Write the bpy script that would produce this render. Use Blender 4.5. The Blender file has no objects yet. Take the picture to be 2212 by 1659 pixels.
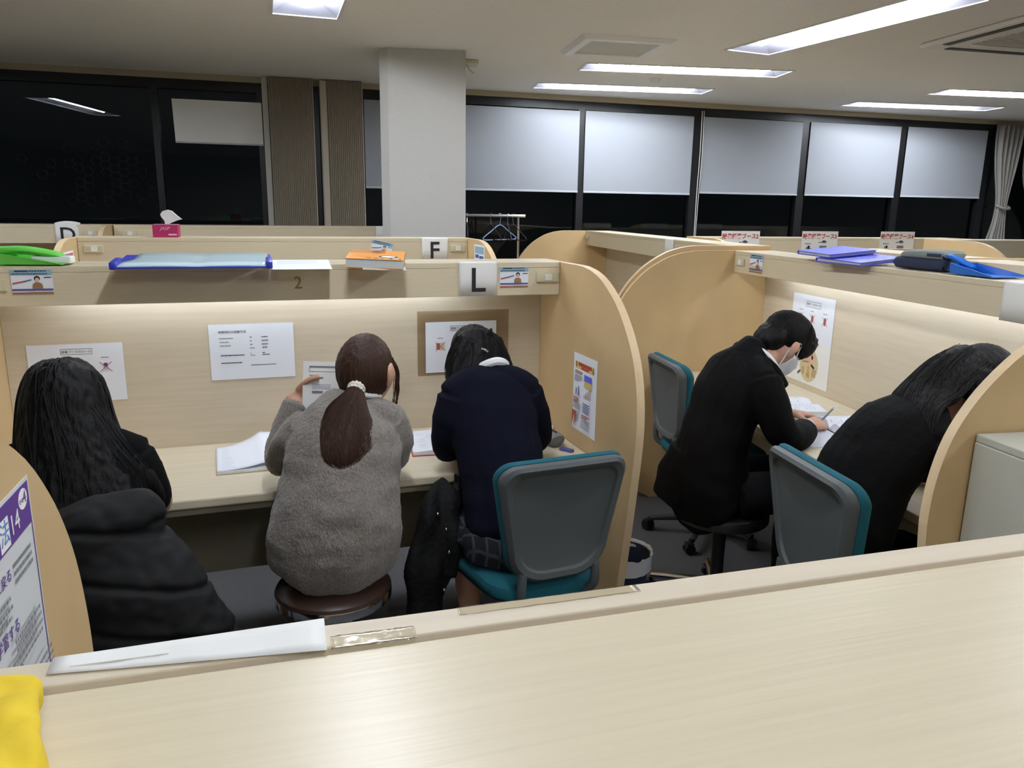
import bpy, bmesh, math, random
from mathutils import Vector, Matrix, Euler, noise
V = Vector
random.seed(7)
SC = bpy.context.scene
COL = SC.collection
R = math.radians

# ------------------------------------------------------------------ camera
def make_camera():
    yaw, pitch, roll, f = R(19.25104), R(12.83822), R(0.86562), 1648.25
    fw = V((math.sin(yaw)*math.cos(pitch), math.cos(yaw)*math.cos(pitch), -math.sin(pitch)))
    right = V((math.cos(yaw), -math.sin(yaw), 0)); up = right.cross(fw)
    r = right*math.cos(roll) + up*math.sin(roll); u = up*math.cos(roll) - right*math.sin(roll)
    cam = bpy.data.cameras.new('camera'); cam.sensor_fit = 'HORIZONTAL'; cam.sensor_width = 36
    cam.lens = f/2212*36; cam.clip_start = .02
    o = bpy.data.objects.new('camera', cam); COL.objects.link(o)
    m = Matrix((r, u, -fw)).transposed().to_4x4(); m.translation = V((0, 0, 1.62))
    o.matrix_world = m; SC.camera = o
make_camera()
w = bpy.data.worlds.new('night'); SC.world = w; w.use_nodes = True
w.node_tree.nodes['Background'].inputs[0].default_value = (.0105, .0122, .0145, 1)
w.node_tree.nodes['Background'].inputs[1].default_value = 1.0
SC.view_settings.view_transform = 'Standard'; SC.view_settings.look = 'None'
SC.view_settings.exposure = 0.33; SC.view_settings.gamma = 1; SC.view_settings.use_curve_mapping = False
TUBE_POWER = 68.0        # ceiling tubes
DESK_LAMP_POWER = 12.5    # tubes under the booth shelves
ZC = 2.68                # ceiling height

# ------------------------------------------------------------------ materials
def lin(c):
    return tuple(((x/255)/12.92 if x/255 <= .04045 else ((x/255+.055)/1.055)**2.4) for x in c) + (1,)
MATS = {}
def mat(name, c, rough=.6, metal=0., var=0., scale=(20, 20, 20), bump=0., bscale=None, emis=None, spec=.5, sheen=0., alpha=None, coat=0.):
    if name in MATS: return MATS[name]
    m = bpy.data.materials.new(name); m.use_nodes = True
    nt = m.node_tree; b = nt.nodes['Principled BSDF']
    col = lin(c)
    b.inputs['Base Color'].default_value = col
    b.inputs['Roughness'].default_value = rough; b.inputs['Metallic'].default_value = metal
    b.inputs['Specular IOR Level'].default_value = spec
    if sheen: b.inputs['Sheen Weight'].default_value = sheen
    if coat: b.inputs['Coat Weight'].default_value = coat; b.inputs['Coat Roughness'].default_value = .25
    if emis:
        b.inputs['Emission Color'].default_value = lin(emis[0]); b.inputs['Emission Strength'].default_value = emis[1]
    if alpha is not None: b.inputs['Alpha'].default_value = alpha
    if var or bump:
        tc = nt.nodes.new('ShaderNodeTexCoord'); mp = nt.nodes.new('ShaderNodeMapping')
        mp.inputs['Scale'].default_value = scale
        nt.links.new(tc.outputs['Object'], mp.inputs[0])
        n = nt.nodes.new('ShaderNodeTexNoise'); n.inputs['Scale'].default_value = 1; n.inputs['Detail'].default_value = 3
        nt.links.new(mp.outputs[0], n.inputs['Vector'])
        if var:
            mx = nt.nodes.new('ShaderNodeMix'); mx.data_type = 'RGBA'
            rmp = nt.nodes.new('ShaderNodeMapRange'); rmp.inputs[1].default_value = .3; rmp.inputs[2].default_value = .7
            nt.links.new(n.outputs[0], rmp.inputs[0]); nt.links.new(rmp.outputs[0], mx.inputs[0])
            mx.inputs[6].default_value = tuple(max(0, x*(1-var)) for x in col[:3]) + (1,)
            mx.inputs[7].default_value = tuple(min(1, x*(1+var)) for x in col[:3]) + (1,)
            nt.links.new(mx.outputs[2], b.inputs['Base Color'])
        if bump:
            bn = n
            if bscale:
                mp2 = nt.nodes.new('ShaderNodeMapping'); mp2.inputs['Scale'].default_value = bscale
                nt.links.new(tc.outputs['Object'], mp2.inputs[0])
                bn = nt.nodes.new('ShaderNodeTexNoise'); bn.inputs['Scale'].default_value = 1; bn.inputs['Detail'].default_value = 2
                nt.links.new(mp2.outputs[0], bn.inputs['Vector'])
            bu = nt.nodes.new('ShaderNodeBump'); bu.inputs['Strength'].default_value = bump; bu.inputs['Distance'].default_value = .004
            nt.links.new(bn.outputs[0], bu.inputs['Height']); nt.links.new(bu.outputs[0], b.inputs['Normal'])
    MATS[name] = m
    return m
def glass_mat(name, tint, gloss_rough=.0, ior=1.5):
    m = bpy.data.materials.new(name); m.use_nodes = True; nt = m.node_tree
    for n in list(nt.nodes):
        if n.type == 'BSDF_PRINCIPLED': nt.nodes.remove(n)
    out = [n for n in nt.nodes if n.type == 'OUTPUT_MATERIAL'][0]
    t = nt.nodes.new('ShaderNodeBsdfTransparent'); t.inputs[0].default_value = lin(tint)
    g = nt.nodes.new('ShaderNodeBsdfGlossy'); g.inputs['Roughness'].default_value = gloss_rough
    lw = nt.nodes.new('ShaderNodeLayerWeight'); lw.inputs[0].default_value = .5
    pw = nt.nodes.new('ShaderNodeMath'); pw.operation = 'POWER'; pw.inputs[1].default_value = 5
    fr = nt.nodes.new('ShaderNodeMapRange'); f0 = ((ior-1)/(ior+1))**2; fr.inputs[3].default_value = f0; fr.inputs[4].default_value = 1
    nt.links.new(lw.outputs['Facing'], pw.inputs[0]); nt.links.new(pw.outputs[0], fr.inputs[0])
    mx = nt.nodes.new('ShaderNodeMixShader')
    nt.links.new(fr.outputs[0], mx.inputs[0]); nt.links.new(t.outputs[0], mx.inputs[1]); nt.links.new(g.outputs[0], mx.inputs[2])
    nt.links.new(mx.outputs[0], out.inputs[0]); MATS[name] = m
    return m

M_MAPLE = mat('pale_maple_laminate', (217, 204, 174), .3, var=.03, scale=(7, 300, 300), bump=.05, spec=.32)
M_MAPLE_D = mat('beige_laminate_panel', (212, 198, 173), .55, var=.05, scale=(3, 60, 60))
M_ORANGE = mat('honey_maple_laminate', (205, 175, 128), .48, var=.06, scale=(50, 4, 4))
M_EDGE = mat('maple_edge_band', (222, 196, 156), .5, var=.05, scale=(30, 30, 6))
M_DESK = mat('pale_maple_desktop', (217, 205, 178), .42, var=.06, scale=(3, 70, 70))
M_DARKPANEL = mat('brown_grey_modesty_board', (158, 150, 128), .7)
M_CEIL = mat('off_white_ceiling_board', (246, 244, 239), .9, var=.02, scale=(40, 40, 40))
M_WALL = mat('off_white_wallpaper', (204, 203, 199), .85, var=.02, scale=(60, 60, 60), bump=.1)
M_WALLD = mat('beige_wall_header', (176, 164, 140), .85)
M_FLOOR = mat('blue_grey_carpet_tile', (88, 89, 92), .95, var=.22, scale=(160, 160, 160), bump=.6)
M_BLACK = mat('black_aluminium_frame', (17, 18, 21), .4)
M_GLASS = glass_mat('window_glass', (160, 168, 170), .0, 1.45)
M_BLIND = mat('white_roller_blind_cloth', (148, 152, 158), .8, var=.02, scale=(300, 300, 300))
M_WHITE = mat('white_enamel', (238, 238, 236), .35)
M_TUBE = mat('lit_tube', (255, 255, 255), .5, emis=((242, 248, 255), TUBE_POWER))
M_DLAMP = mat('lit_desk_tube', (255, 255, 255), .5, emis=((212, 228, 255), DESK_LAMP_POWER))
M_PAPER = mat('white_paper', (236, 240, 248), .7)
M_PAPERW = mat('cream_white_paper', (240, 240, 236), .7)
M_INK = mat('black_ink', (34, 30, 36), .7)
M_INKG = mat('grey_ink', (126, 128, 134), .7)
M_INKL = mat('faint_grey_ink', (192, 196, 206), .7)
M_RED = mat('red_ink', (184, 62, 58), .7)
M_BROWNRED = mat('brown_red_ink', (170, 92, 80), .7)
M_BLUEINK = mat('blue_ink', (86, 92, 156), .7)
M_SKYBLUE = mat('sky_blue_print', (146, 178, 196), .6)
M_TEALINK = mat('dark_teal_ink', (44, 66, 84), .6)
M_YELLOWINK = mat('yellow_print', (216, 196, 118), .6)
M_ORANGEINK = mat('orange_print', (158, 114, 78), .6)
M_TANINK = mat('tan_print', (214, 200, 156), .6)
M_PURPLE = mat('purple_print', (98, 62, 142), .55)
M_SKINP = mat('printed_skin', (222, 186, 160), .6)
M_TEAL = mat('teal_upholstery', (14, 90, 104), .9, var=.12, scale=(200, 200, 200), bump=.3)
M_GREYPL = mat('grey_plastic_shell', (84, 90, 91), .55, var=.04, scale=(300, 300, 300), bump=.25, bscale=(500, 500, 500))
M_DKPL = mat('dark_grey_plastic', (52, 54, 57), .5)
M_BLKPL = mat('black_plastic', (22, 22, 24), .45)
M_CHROME = mat('chrome', (225, 225, 228), .12, 1.)
M_BROWNV = mat('brown_vinyl', (58, 40, 32), .38)
M_BLACKV = mat('black_vinyl', (26, 25, 25), .4)
M_SKIN = mat('skin', (206, 160, 136), .5, var=.04, scale=(30, 30, 30))
M_TIGHT = mat('skin_leg', (176, 132, 104), .55)
M_HAIRB = mat('black_hair', (8, 7, 7), .55, bump=.5, scale=(260, 260, 14), var=.25, spec=.22)
M_HAIRBR = mat('dark_brown_hair', (58, 37, 27), .5, bump=.5, scale=(260, 260, 18), var=.3, spec=.25)
M_KNIT = mat('grey_wool_knit', (128, 121, 114), .95, var=.26, scale=(170, 170, 110), bump=1., bscale=(230, 230, 130), sheen=.3)
M_NAVY = mat('navy_knit', (15, 17, 32), .92, var=.12, scale=(300, 300, 200), bump=.4, spec=.15)
M_BLKCLOTH = mat('black_cloth', (11, 11, 12), .9, var=.1, scale=(200, 200, 200), bump=.2, spec=.15)
M_SUIT = mat('black_suit_cloth', (10, 10, 12), .85, var=.1, scale=(260, 260, 260), spec=.15)
M_COAT = mat('black_nylon', (12, 13, 14), .75, var=.08, scale=(90, 90, 90), spec=.3)
M_SHIRT = mat('white_shirt', (238, 239, 242), .8)
M_MASK = mat('white_mask', (224, 228, 238), .8, bump=.3, scale=(300, 300, 300))
M_ACC = mat('grey_brown_slat', (176, 167, 150), .75)
M_ACCL = mat('light_slat', (196, 188, 172), .7)
M_GREEN = mat('lime_green_plastic', (110, 216, 86), .45)
M_BLUE = mat('blue_plastic', (22, 104, 200), .4)
M_FBLUE = mat('blue_plastic_folder', (92, 100, 226), .35)
M_DFBLUE = mat('deep_blue_edge', (52, 60, 176), .4)
M_CLEARF = mat('pale_clear_folder_film', (204, 226, 232), .2)
M_PINK = mat('magenta_card', (178, 38, 96), .5)
M_YEL = mat('yellow_cloth', (228, 196, 44), .85, var=.06, scale=(40, 40, 40), bump=.3)
M_CREAM = mat('cream_switch_plastic', (206, 200, 168), .4)
M_BRASS = mat('brass_numeral', (150, 128, 78), .4, .6)
M_CAB = mat('pale_grey_cabinet', (182, 182, 168), .55, var=.03, scale=(200, 200, 200))
M_NAVYC = mat('navy_canvas', (38, 48, 74), .8)
M_GREYC = mat('grey_canvas', (132, 140, 136), .8)
M_TAPE = glass_mat('clear_tape', (252, 251, 247), .1, 1.6)
M_CURT = mat('grey_curtain', (150, 147, 142), .9, var=.05, scale=(200, 200, 200))
M_ORBOOK = mat('orange_cover', (238, 158, 52), .35)
M_DKOR = mat('dark_orange_print', (196, 120, 40), .4)
M_PAGES = mat('page_edges', (206, 214, 216), .8, var=.1, scale=(4, 4, 900))
M_VENT = mat('vent_grille', (206, 204, 196), .6)
M_LINE = mat('dark_seam', (110, 92, 76), .8)
M_CLEAR = glass_mat('clear_sleeve', (238, 233, 226), .15, 1.35)
M_HEX = mat('hexagon_decal', (30, 31, 34), .6)

# ------------------------------------------------------------------ mesh helpers
def new_obj(name, me, m=None, parent=None):
    if m is not None:
        for x in (m if isinstance(m, (list, tuple)) else [m]): me.materials.append(x)
    o = bpy.data.objects.new(name, me); COL.objects.link(o)
    if parent is not None: o.parent = parent
    return o
def obj(name, bm, m=None, parent=None, smooth=False, loc=None, rot=None):
    bmesh.ops.recalc_face_normals(bm, faces=bm.faces[:])
    me = bpy.data.meshes.new(name); bm.to_mesh(me); bm.free()
    if smooth:
        for p in me.polygons: p.use_smooth = True
        try: me.set_sharp_from_angle(angle=R(38))
        except Exception: pass
    o = new_obj(name, me, m, parent)
    if loc is not None: o.location = loc
    if rot is not None: o.rotation_euler = rot
    return o
def tag(o, label, cat, group=None):
    o['label'] = label; o['category'] = cat
    if group: o['group'] = group
    return o
def thing(name, label, cat, loc=(0, 0, 0), rot=(0, 0, 0), group=None):
    o = bpy.data.objects.new(name, None); COL.objects.link(o); o.empty_display_size = .1
    o.location = loc; o.rotation_euler = rot
    return tag(o, label, cat, group)
def struct(o): o['kind'] = 'structure'; return o
def box(bm, x0, x1, y0, y1, z0, z1, bev=0, mi=0, mtx=None):
    r = bmesh.ops.create_cube(bm, size=1)
    vs = r['verts']
    bmesh.ops.scale(bm, vec=(x1-x0, y1-y0, z1-z0), verts=vs)
    bmesh.ops.translate(bm, vec=((x0+x1)/2, (y0+y1)/2, (z0+z1)/2), verts=vs)
    fs = list({f for v in vs for f in v.link_faces})
    for f in fs: f.material_index = mi
    if bev:
        es = list({e for v in vs for e in v.link_edges})
        rr = bmesh.ops.bevel(bm, geom=es, offset=bev, segments=2, affect='EDGES', profile=.5)
        vs = list({v for f in rr['faces'] for v in f.verts} | {v for v in vs if v.is_valid})
        for f in {f for v in vs for f in v.link_faces}: f.material_index = mi
    if mtx is not None: bmesh.ops.transform(bm, matrix=mtx, verts=vs)
    return vs
def prism(bm, pts, fn, h0, h1, mi=0, rim=None):
    """pts 2D outline, fn(a,b,h)->3D"""
    a = [bm.verts.new(fn(p[0], p[1], h0)) for p in pts]; b = [bm.verts.new(fn(p[0], p[1], h1)) for p in pts]
    f1 = bm.faces.new(a); f2 = bm.faces.new(b[::-1]); f1.material_index = f2.material_index = mi
    n = len(pts)
    for i in range(n):
        f = bm.faces.new((a[i], b[i], b[(i+1) % n], a[(i+1) % n])); f.material_index = mi if rim is None else rim
def frame_of(t, side):
    t = t.normalized(); s = V(side) - t*V(side).dot(t)
    if s.length < .2:
        s = V((0, 0, 1)) - t*t.z
        if s.length < .2: s = V((0, 1, 0)) - t*t.y
    s.normalize(); return s, t.cross(s).normalized()
def cr(p0, p1, p2, p3, t):
    return .5*((2*p1) + (p2-p0)*t + (2*p0-5*p1+4*p2-p3)*t*t + (3*p1-p0-3*p2+p3)*t**3)
def resample(st, sub=4):
    """st: list of (x,y,z,rx,ry)"""
    P = [V(s[:3]) for s in st]; A = [s[3] for s in st]; B = [s[4] if len(s) > 4 else s[3] for s in st]
    out = []; n = len(st)
    for i in range(n-1):
        g = lambda L, k: L[max(0, min(n-1, k))]
        for j in range(sub):
            t = j/sub
            out.append((cr(g(P, i-1), P[i], P[i+1], g(P, i+2), t), max(.0008, cr(g(A, i-1), A[i], A[i+1], g(A, i+2), t)), max(.0008, cr(g(B, i-1), B[i], B[i+1], g(B, i+2), t))))
    out.append((P[-1], A[-1], B[-1])); return out
def loft(bm, st, side=(1, 0, 0), seg=20, sub=4, cap=True, power=1., mi=0):
    S = resample(st, sub); rings = []; n = len(S)
    for i, (p, a, b) in enumerate(S):
        t = S[min(i+1, n-1)][0] - S[max(i-1, 0)][0]
        if t.length < 1e-6: t = V((0, 0, 1))
        s, q = frame_of(t, side); ring = []
        for k in range(seg):
            an = 2*math.pi*k/seg; c, d = math.cos(an), math.sin(an)
            if power != 1: c = math.copysign(abs(c)**power, c); d = math.copysign(abs(d)**power, d)
            ring.append(bm.verts.new(p + s*(c*a) + q*(d*b)))
        rings.append(ring)
    for i in range(n-1):
        for k in range(seg):
            f = bm.faces.new((rings[i][k], rings[i][(k+1) % seg], rings[i+1][(k+1) % seg], rings[i+1][k])); f.material_index = mi
    if cap:
        for ring, sgn, i in ((rings[0], -1, 0), (rings[-1], 1, n-1)):
            t = (S[min(i+1, n-1)][0] - S[max(i-1, 0)][0]).normalized()
            c = bm.verts.new(S[i][0] + t*sgn*min(S[i][1], S[i][2])*.45)
            for k in range(seg):
                f = bm.faces.new((ring[k], ring[(k+1) % seg], c) if sgn > 0 else (ring[(k+1) % seg], ring[k], c)); f.material_index = mi
def tube(bm, pts, r, seg=8, cyclic=False, mi=0, sub=0):
    pts = [V(p) for p in pts]
    if sub:
        q = []; n = len(pts); rng = n if cyclic else n-1
        for i in range(rng):
            g = (lambda k: pts[k % n]) if cyclic else (lambda k: pts[max(0, min(n-1, k))])
            for j in range(sub): q.append(cr(g(i-1), g(i), g(i+1), g(i+2), j/sub))
        if not cyclic: q.append(pts[-1])
        pts = q
    n = len(pts); rings = []; prev = None
    for i, p in enumerate(pts):
        if cyclic: t = pts[(i+1) % n] - pts[(i-1) % n]
        else: t = pts[min(i+1, n-1)] - pts[max(i-1, 0)]
        if prev is None: s, q = frame_of(t, (1, 0, .01))
        else: s, q = frame_of(t, prev)
        prev = s; rr = r(i/(max(1, n-1))) if callable(r) else r
        rings.append([bm.verts.new(p + (s*math.cos(2*math.pi*k/seg) + q*math.sin(2*math.pi*k/seg))*rr) for k in range(seg)])
    for i in range(n if cyclic else n-1):
        for k in range(seg):
            f = bm.faces.new((rings[i][k], rings[i][(k+1) % seg], rings[(i+1) % n][(k+1) % seg], rings[(i+1) % n][k])); f.material_index = mi
    if not cyclic:
        f = bm.faces.new(rings[0][::-1]); f.material_index = mi; f = bm.faces.new(rings[-1]); f.material_index = mi
def lathe(bm, prof, seg=32, c=(0, 0, 0), mi=0):
    rings = []
    for r, z in prof:
        if r < 1e-5: rings.append([bm.verts.new((c[0], c[1], c[2]+z))])
        else: rings.append([bm.verts.new((c[0]+r*math.cos(2*math.pi*k/seg), c[1]+r*math.sin(2*math.pi*k/seg), c[2]+z)) for k in range(seg)])
    for a, b in zip(rings, rings[1:]):
        for k in range(seg):
            k2 = (k+1) % seg
            if len(a) == 1 and len(b) == 1: continue
            if len(a) == 1: f = bm.faces.new((a[0], b[k2], b[k]))
            elif len(b) == 1: f = bm.faces.new((a[k], a[k2], b[0]))
            else: f = bm.faces.new((a[k], a[k2], b[k2], b[k]))
            f.material_index = mi
def ellipsoid(bm, c, r, mtx=None, u=24, v=16, fn=None):
    rr = bmesh.ops.create_uvsphere(bm, u_segments=u, v_segments=v, radius=1); vs = rr['verts']
    for x in vs:
        d = x.co.copy()
        x.co = fn(d) if fn else V((d.x*r[0], d.y*r[1], d.z*r[2]))
    if mtx is not None: bmesh.ops.transform(bm, matrix=mtx, verts=vs)
    bmesh.ops.translate(bm, vec=c, verts=vs)
    return vs
def bake(name, bm, mods, m, parent=None, post=None, smooth=True):
    bmesh.ops.recalc_face_normals(bm, faces=bm.faces[:])
    me = bpy.data.meshes.new('tmp'); bm.to_mesh(me); bm.free()
    o = bpy.data.objects.new('tmp', me); COL.objects.link(o)
    for typ, kw in mods:
        md = o.modifiers.new(typ.lower(), typ)
        for k, v in kw.items(): setattr(md, k, v)
    dg = bpy.context.evaluated_depsgraph_get()
    me2 = bpy.data.meshes.new_from_object(o.evaluated_get(dg))
    bpy.data.objects.remove(o); bpy.data.meshes.remove(me)
    me2.name = name; me2.materials.clear()
    if post:
        nn = [v.normal.copy() for v in me2.vertices]
        for v, n in zip(me2.vertices, nn): v.co = v.co + n*post(v.co)
    for p in me2.polygons: p.use_smooth = smooth; p.material_index = 0
    return new_obj(name, me2, m, parent)
def blob(name, parts, m, parent=None, voxel=.006, smooth=4, post=None, extra=None):
    """parts: list of (stations, side) or stations; fused into ONE continuous surface"""
    bm = bmesh.new()
    for p in parts:
        if isinstance(p, tuple): loft(bm, p[0], side=p[1])
        else: loft(bm, p)
    if extra: extra(bm)
    return bake(name, bm, [('REMESH', dict(mode='VOXEL', voxel_size=voxel)), ('SMOOTH', dict(factor=.5, iterations=smooth))], m, parent, post)
def folds(amp, fx, fy, fz, seed=0, fine=0):
    def f(c):
        a = amp*noise.noise(V((c.x*fx+seed, c.y*fy, c.z*fz)))
        if fine: a += fine*noise.noise(V((c.x*90+seed, c.y*90, c.z*90)))
        return a
    return f
def strand_noise(amp, k=120, kz=9):
    return lambda c: amp*noise.noise(V((c.x*k, c.y*k, c.z*kz)))
def text_mesh(name, body, size, m, parent, loc, rot=(0, 0, 0), align='LEFT', shear=0, bold=0, extrude=.0003):
    c = bpy.data.curves.new('t', 'FONT'); c.body = body; c.size = size; c.align_x = align; c.align_y = 'CENTER'
    c.extrude = extrude; c.shear = shear; c.offset = bold; c.resolution_u = 3
    o = bpy.data.objects.new('t', c); COL.objects.link(o)
    dg = bpy.context.evaluated_depsgraph_get(); me = bpy.data.meshes.new_from_object(o.evaluated_get(dg))
    bpy.data.objects.remove(o); me.materials.clear(); me.name = name
    t = new_obj(name, me, m, parent); t.location = loc; t.rotation_euler = rot
    return t

# ------------------------------------------------------------------ frames
RA = R(-98.5)                                   # heading of the right-hand booths
RB = V((math.sin(R(8.5)), math.cos(R(8.5)), 0)); RV = V((-math.cos(R(8.5)), math.sin(R(8.5)), 0)); RC = V((2.763, 3.607, 0))
def uv(u, v, z=0): p = RC - RB*u + RV*v; return V((p.x, p.y, z))
WTH = -math.atan(.058)
WE = V((math.cos(WTH), math.sin(WTH), 0)); WN = V((-math.sin(WTH), math.cos(WTH), 0)); W0 = V((0, 7.19, 0))
def wl(s, off=0, z=0): p = W0 + WE*s + WN*off; return V((p.x, p.y, z))

FGA = R(-2.8); FGO = V((-1.3, .394, 0))          # foreground booth
def fgl(x, y, z): c, s_ = math.cos(FGA), math.sin(FGA); return V((FGO.x + c*x - s_*y, FGO.y + s_*x + c*y, z))
# ------------------------------------------------------------------ room shell
FIX = [  # centre x, y, heading, length, width, label
    (3.233, 6.419, -11.7, 1.56, .28, 'lit recessed tube light nearest the window blinds, right of the white pillar'),
    (3.26, 5.435, -12.5, 1.59, .29, 'lit recessed tube light next to the square ceiling diffuser'),
    (6.413, 6.193, -11, 1.57, .28, 'lit recessed tube light at far right, above the last white blinds'),
    (6.55, 5.29, -11, 1.57, .28, 'lit recessed tube light cut by the right edge of the photo'),
    (3.345, 3.90, -85, 1.57, .36, 'large lit recessed tube light running towards the viewer at top right'),
    (.385, 4.045, -91.5, 1.57, .365, 'lit recessed tube light cut by the top edge above the white pillar'),
    (-2.015, 4.5, -81, 1.55, .30, 'recessed tube light whose tip shows at the left edge, mirrored in the dark window'),
    (.27, 1.62, -90, 1.57, .34, 'recessed tube light overhead, mirrored on the foreground shelf'),
    (2.95, 1.2, -87, 1.57, .34, 'recessed tube light overhead above the right booth'),
    (.3, -1.15, -90, 1.57, .34, 'recessed tube light behind the viewer'),
    (2.95, -1.2, -87, 1.57, .34, 'recessed tube light behind the viewer to the right')]
def build_shell():
    bm = bmesh.new(); box(bm, -5, 10, -4, 8.2, -.1, 0); struct(obj('floor', bm, M_FLOOR))
    bm = bmesh.new(); box(bm, -5, 10, -4, 8.2, ZC, ZC+.14)
    me = bpy.data.meshes.new('c'); bm.to_mesh(me); bm.free()
    co = bpy.data.objects.new('c', me); COL.objects.link(co)
    bm = bmesh.new()
    for x, y, a, l, wd, _ in FIX:
        box(bm, -l/2, l/2, -wd/2, wd/2, -.05, .1, mtx=Matrix.Translation((x, y, ZC)) @ Matrix.Rotation(R(a), 4, 'Z'))
    cm = bpy.data.meshes.new('k'); bm.to_mesh(cm); bm.free()
    ko = bpy.data.objects.new('k', cm); COL.objects.link(ko)
    md = co.modifiers.new('b', 'BOOLEAN'); md.object = ko; md.operation = 'DIFFERENCE'; md.solver = 'EXACT'
    dg = bpy.context.evaluated_depsgraph_get(); me2 = bpy.data.meshes.new_from_object(co.evaluated_get(dg))
    bpy.data.objects.remove(co); bpy.data.objects.remove(ko); me2.materials.clear(); me2.name = 'ceiling'
    struct(new_obj('ceiling', me2, M_CEIL))
    bm = bmesh.new(); box(bm, -5.1, -5, -4, 8.2, 0, ZC); struct(obj('wall_left', bm, M_WALL))
    bm = bmesh.new(); box(bm, 10, 10.1, -4, 8.2, 0, ZC); struct(obj('wall_right', bm, M_WALL))
    bm = bmesh.new(); box(bm, -5, 10, -4.1, -4, 0, ZC); struct(obj('wall_front', bm, M_WALL))
    # window wall
    rot = (0, 0, WTH)
    bm = bmesh.new(); box(bm, -5, 10.3, 0, .12, 0, .8); box(bm, -5, 10.3, -.02, .12, 2.632, ZC, mi=1); box(bm, 9.95, 10.3, 0, .12, .8, 2.632)
    struct(obj('wall_back', bm, [M_WALL, M_WALLD], loc=W0, rot=rot))
    def window(name, s0, s1, muls, z0=.8, z1=2.632):
        bm = bmesh.new()
        box(bm, s0, s1, .0, .09, z1-.075, z1); box(bm, s0, s1, .0, .09, z0, z0+.05)
        for a, wd in muls: box(bm, a-wd/2, a+wd/2, -.002, .088, z0+.05, z1-.075)
        wdw = struct(obj(name, bm, M_BLACK, loc=W0, rot=rot))
        bm = bmesh.new(); box(bm, s0, s1, .045, .051, z0+.05, z1-.075); obj('glass_pane', bm, M_GLASS, wdw)
        return wdw
    w1 = window('window_1', -5, .235, [(-4.96, .08), (-2.7, .06), (-.63, .05), (.2, .05)])
    bm = bmesh.new()                              # honeycomb film on the pane
    random.seed(3); hr = .038
    for i in range(-3, 13):
        for j in range(10):
            x = -1.45 + i*hr*1.78; z = 1.64 + j*hr*1.56 + (hr*.78 if i % 2 else 0)
            if random.random() < .25 + .055*i and z < 2.16 - random.random()*.2 and z > 1.6:
                pts = [V((x+hr*math.cos(k*math.pi/3), .04, z+hr*math.sin(k*math.pi/3))) for k in range(6)]
                tube(bm, pts, .0028, seg=4, cyclic=True)
    obj('hexagon_decal', bm, M_HEX, w1)
    window('window_2', .235, 9.95, [(.26, .05), (.65, .07), (1.5, .1), (3.12, .07), (4.355, .11), (5.6, .09), (6.82, .09), (8.0, .1), (8.95, .09)])
    bm = bmesh.new(); box(bm, -5, 9.95, -.03, .0, .765, .8); struct(obj('trim_1', bm, M_BLACK, loc=W0, rot=rot))
    bm = bmesh.new(); box(bm, .222, .268, -.06, -.003, .8, 2.678); struct(obj('trim_2', bm, M_VENT, loc=W0, rot=rot))
    # square pillar with a chamfered corner
    bm = bmesh.new()
    prism(bm, [(.946, 5.561), (.993, 5.508), (1.518, 5.413), (1.585, 5.79), (1.03, 5.9)], lambda a, b, h: (a, b, h), 0, ZC-.001)
    struct(obj('wall_pillar', bm, M_WALL))
build_shell()

def ceiling_lights():
    for i, (x, y, a, l, wd, lab) in enumerate(FIX):
        t = thing('ceiling_light', lab, 'ceiling light', (x, y, ZC), (0, 0, R(a)), 'recessed ceiling tube lights')
        bm = bmesh.new(); h = .075; L, Wd = l/2-.004, wd/2-.004; L2, W2 = L-.10, .055
        a_ = [bm.verts.new(p) for p in ((-L, -Wd, -.002), (L, -Wd, -.002), (L, Wd, -.002), (-L, Wd, -.002))]
        b_ = [bm.verts.new(p) for p in ((-L2, -W2, h), (L2, -W2, h), (L2, W2, h), (-L2, W2, h))]
        for k in range(4): bm.faces.new((a_[k], a_[(k+1) % 4], b_[(k+1) % 4], b_[k]))
        bm.faces.new(b_)
        obj('reflector', bm, mat('grey_white_reflector', (128, 128, 138), .5), t)
        bm = bmesh.new()
        for x0, x1, y0, y1 in ((-L-.016, L+.016, -Wd-.016, -Wd+.002), (-L-.016, L+.016, Wd-.002, Wd+.016), (-L-.016, -L+.002, -Wd, Wd), (L-.002, L+.016, -Wd, Wd)):
            box(bm, x0, x1, y0, y1, -.006, -.0005)
        obj('rim', bm, M_WHITE, t)
        bm = bmesh.new(); tube(bm, [(-L2+.02, 0, .04), (L2-.02, 0, .04)], .026, seg=14); obj('tube', bm, M_TUBE, t, smooth=True)
ceiling_lights()

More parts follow.
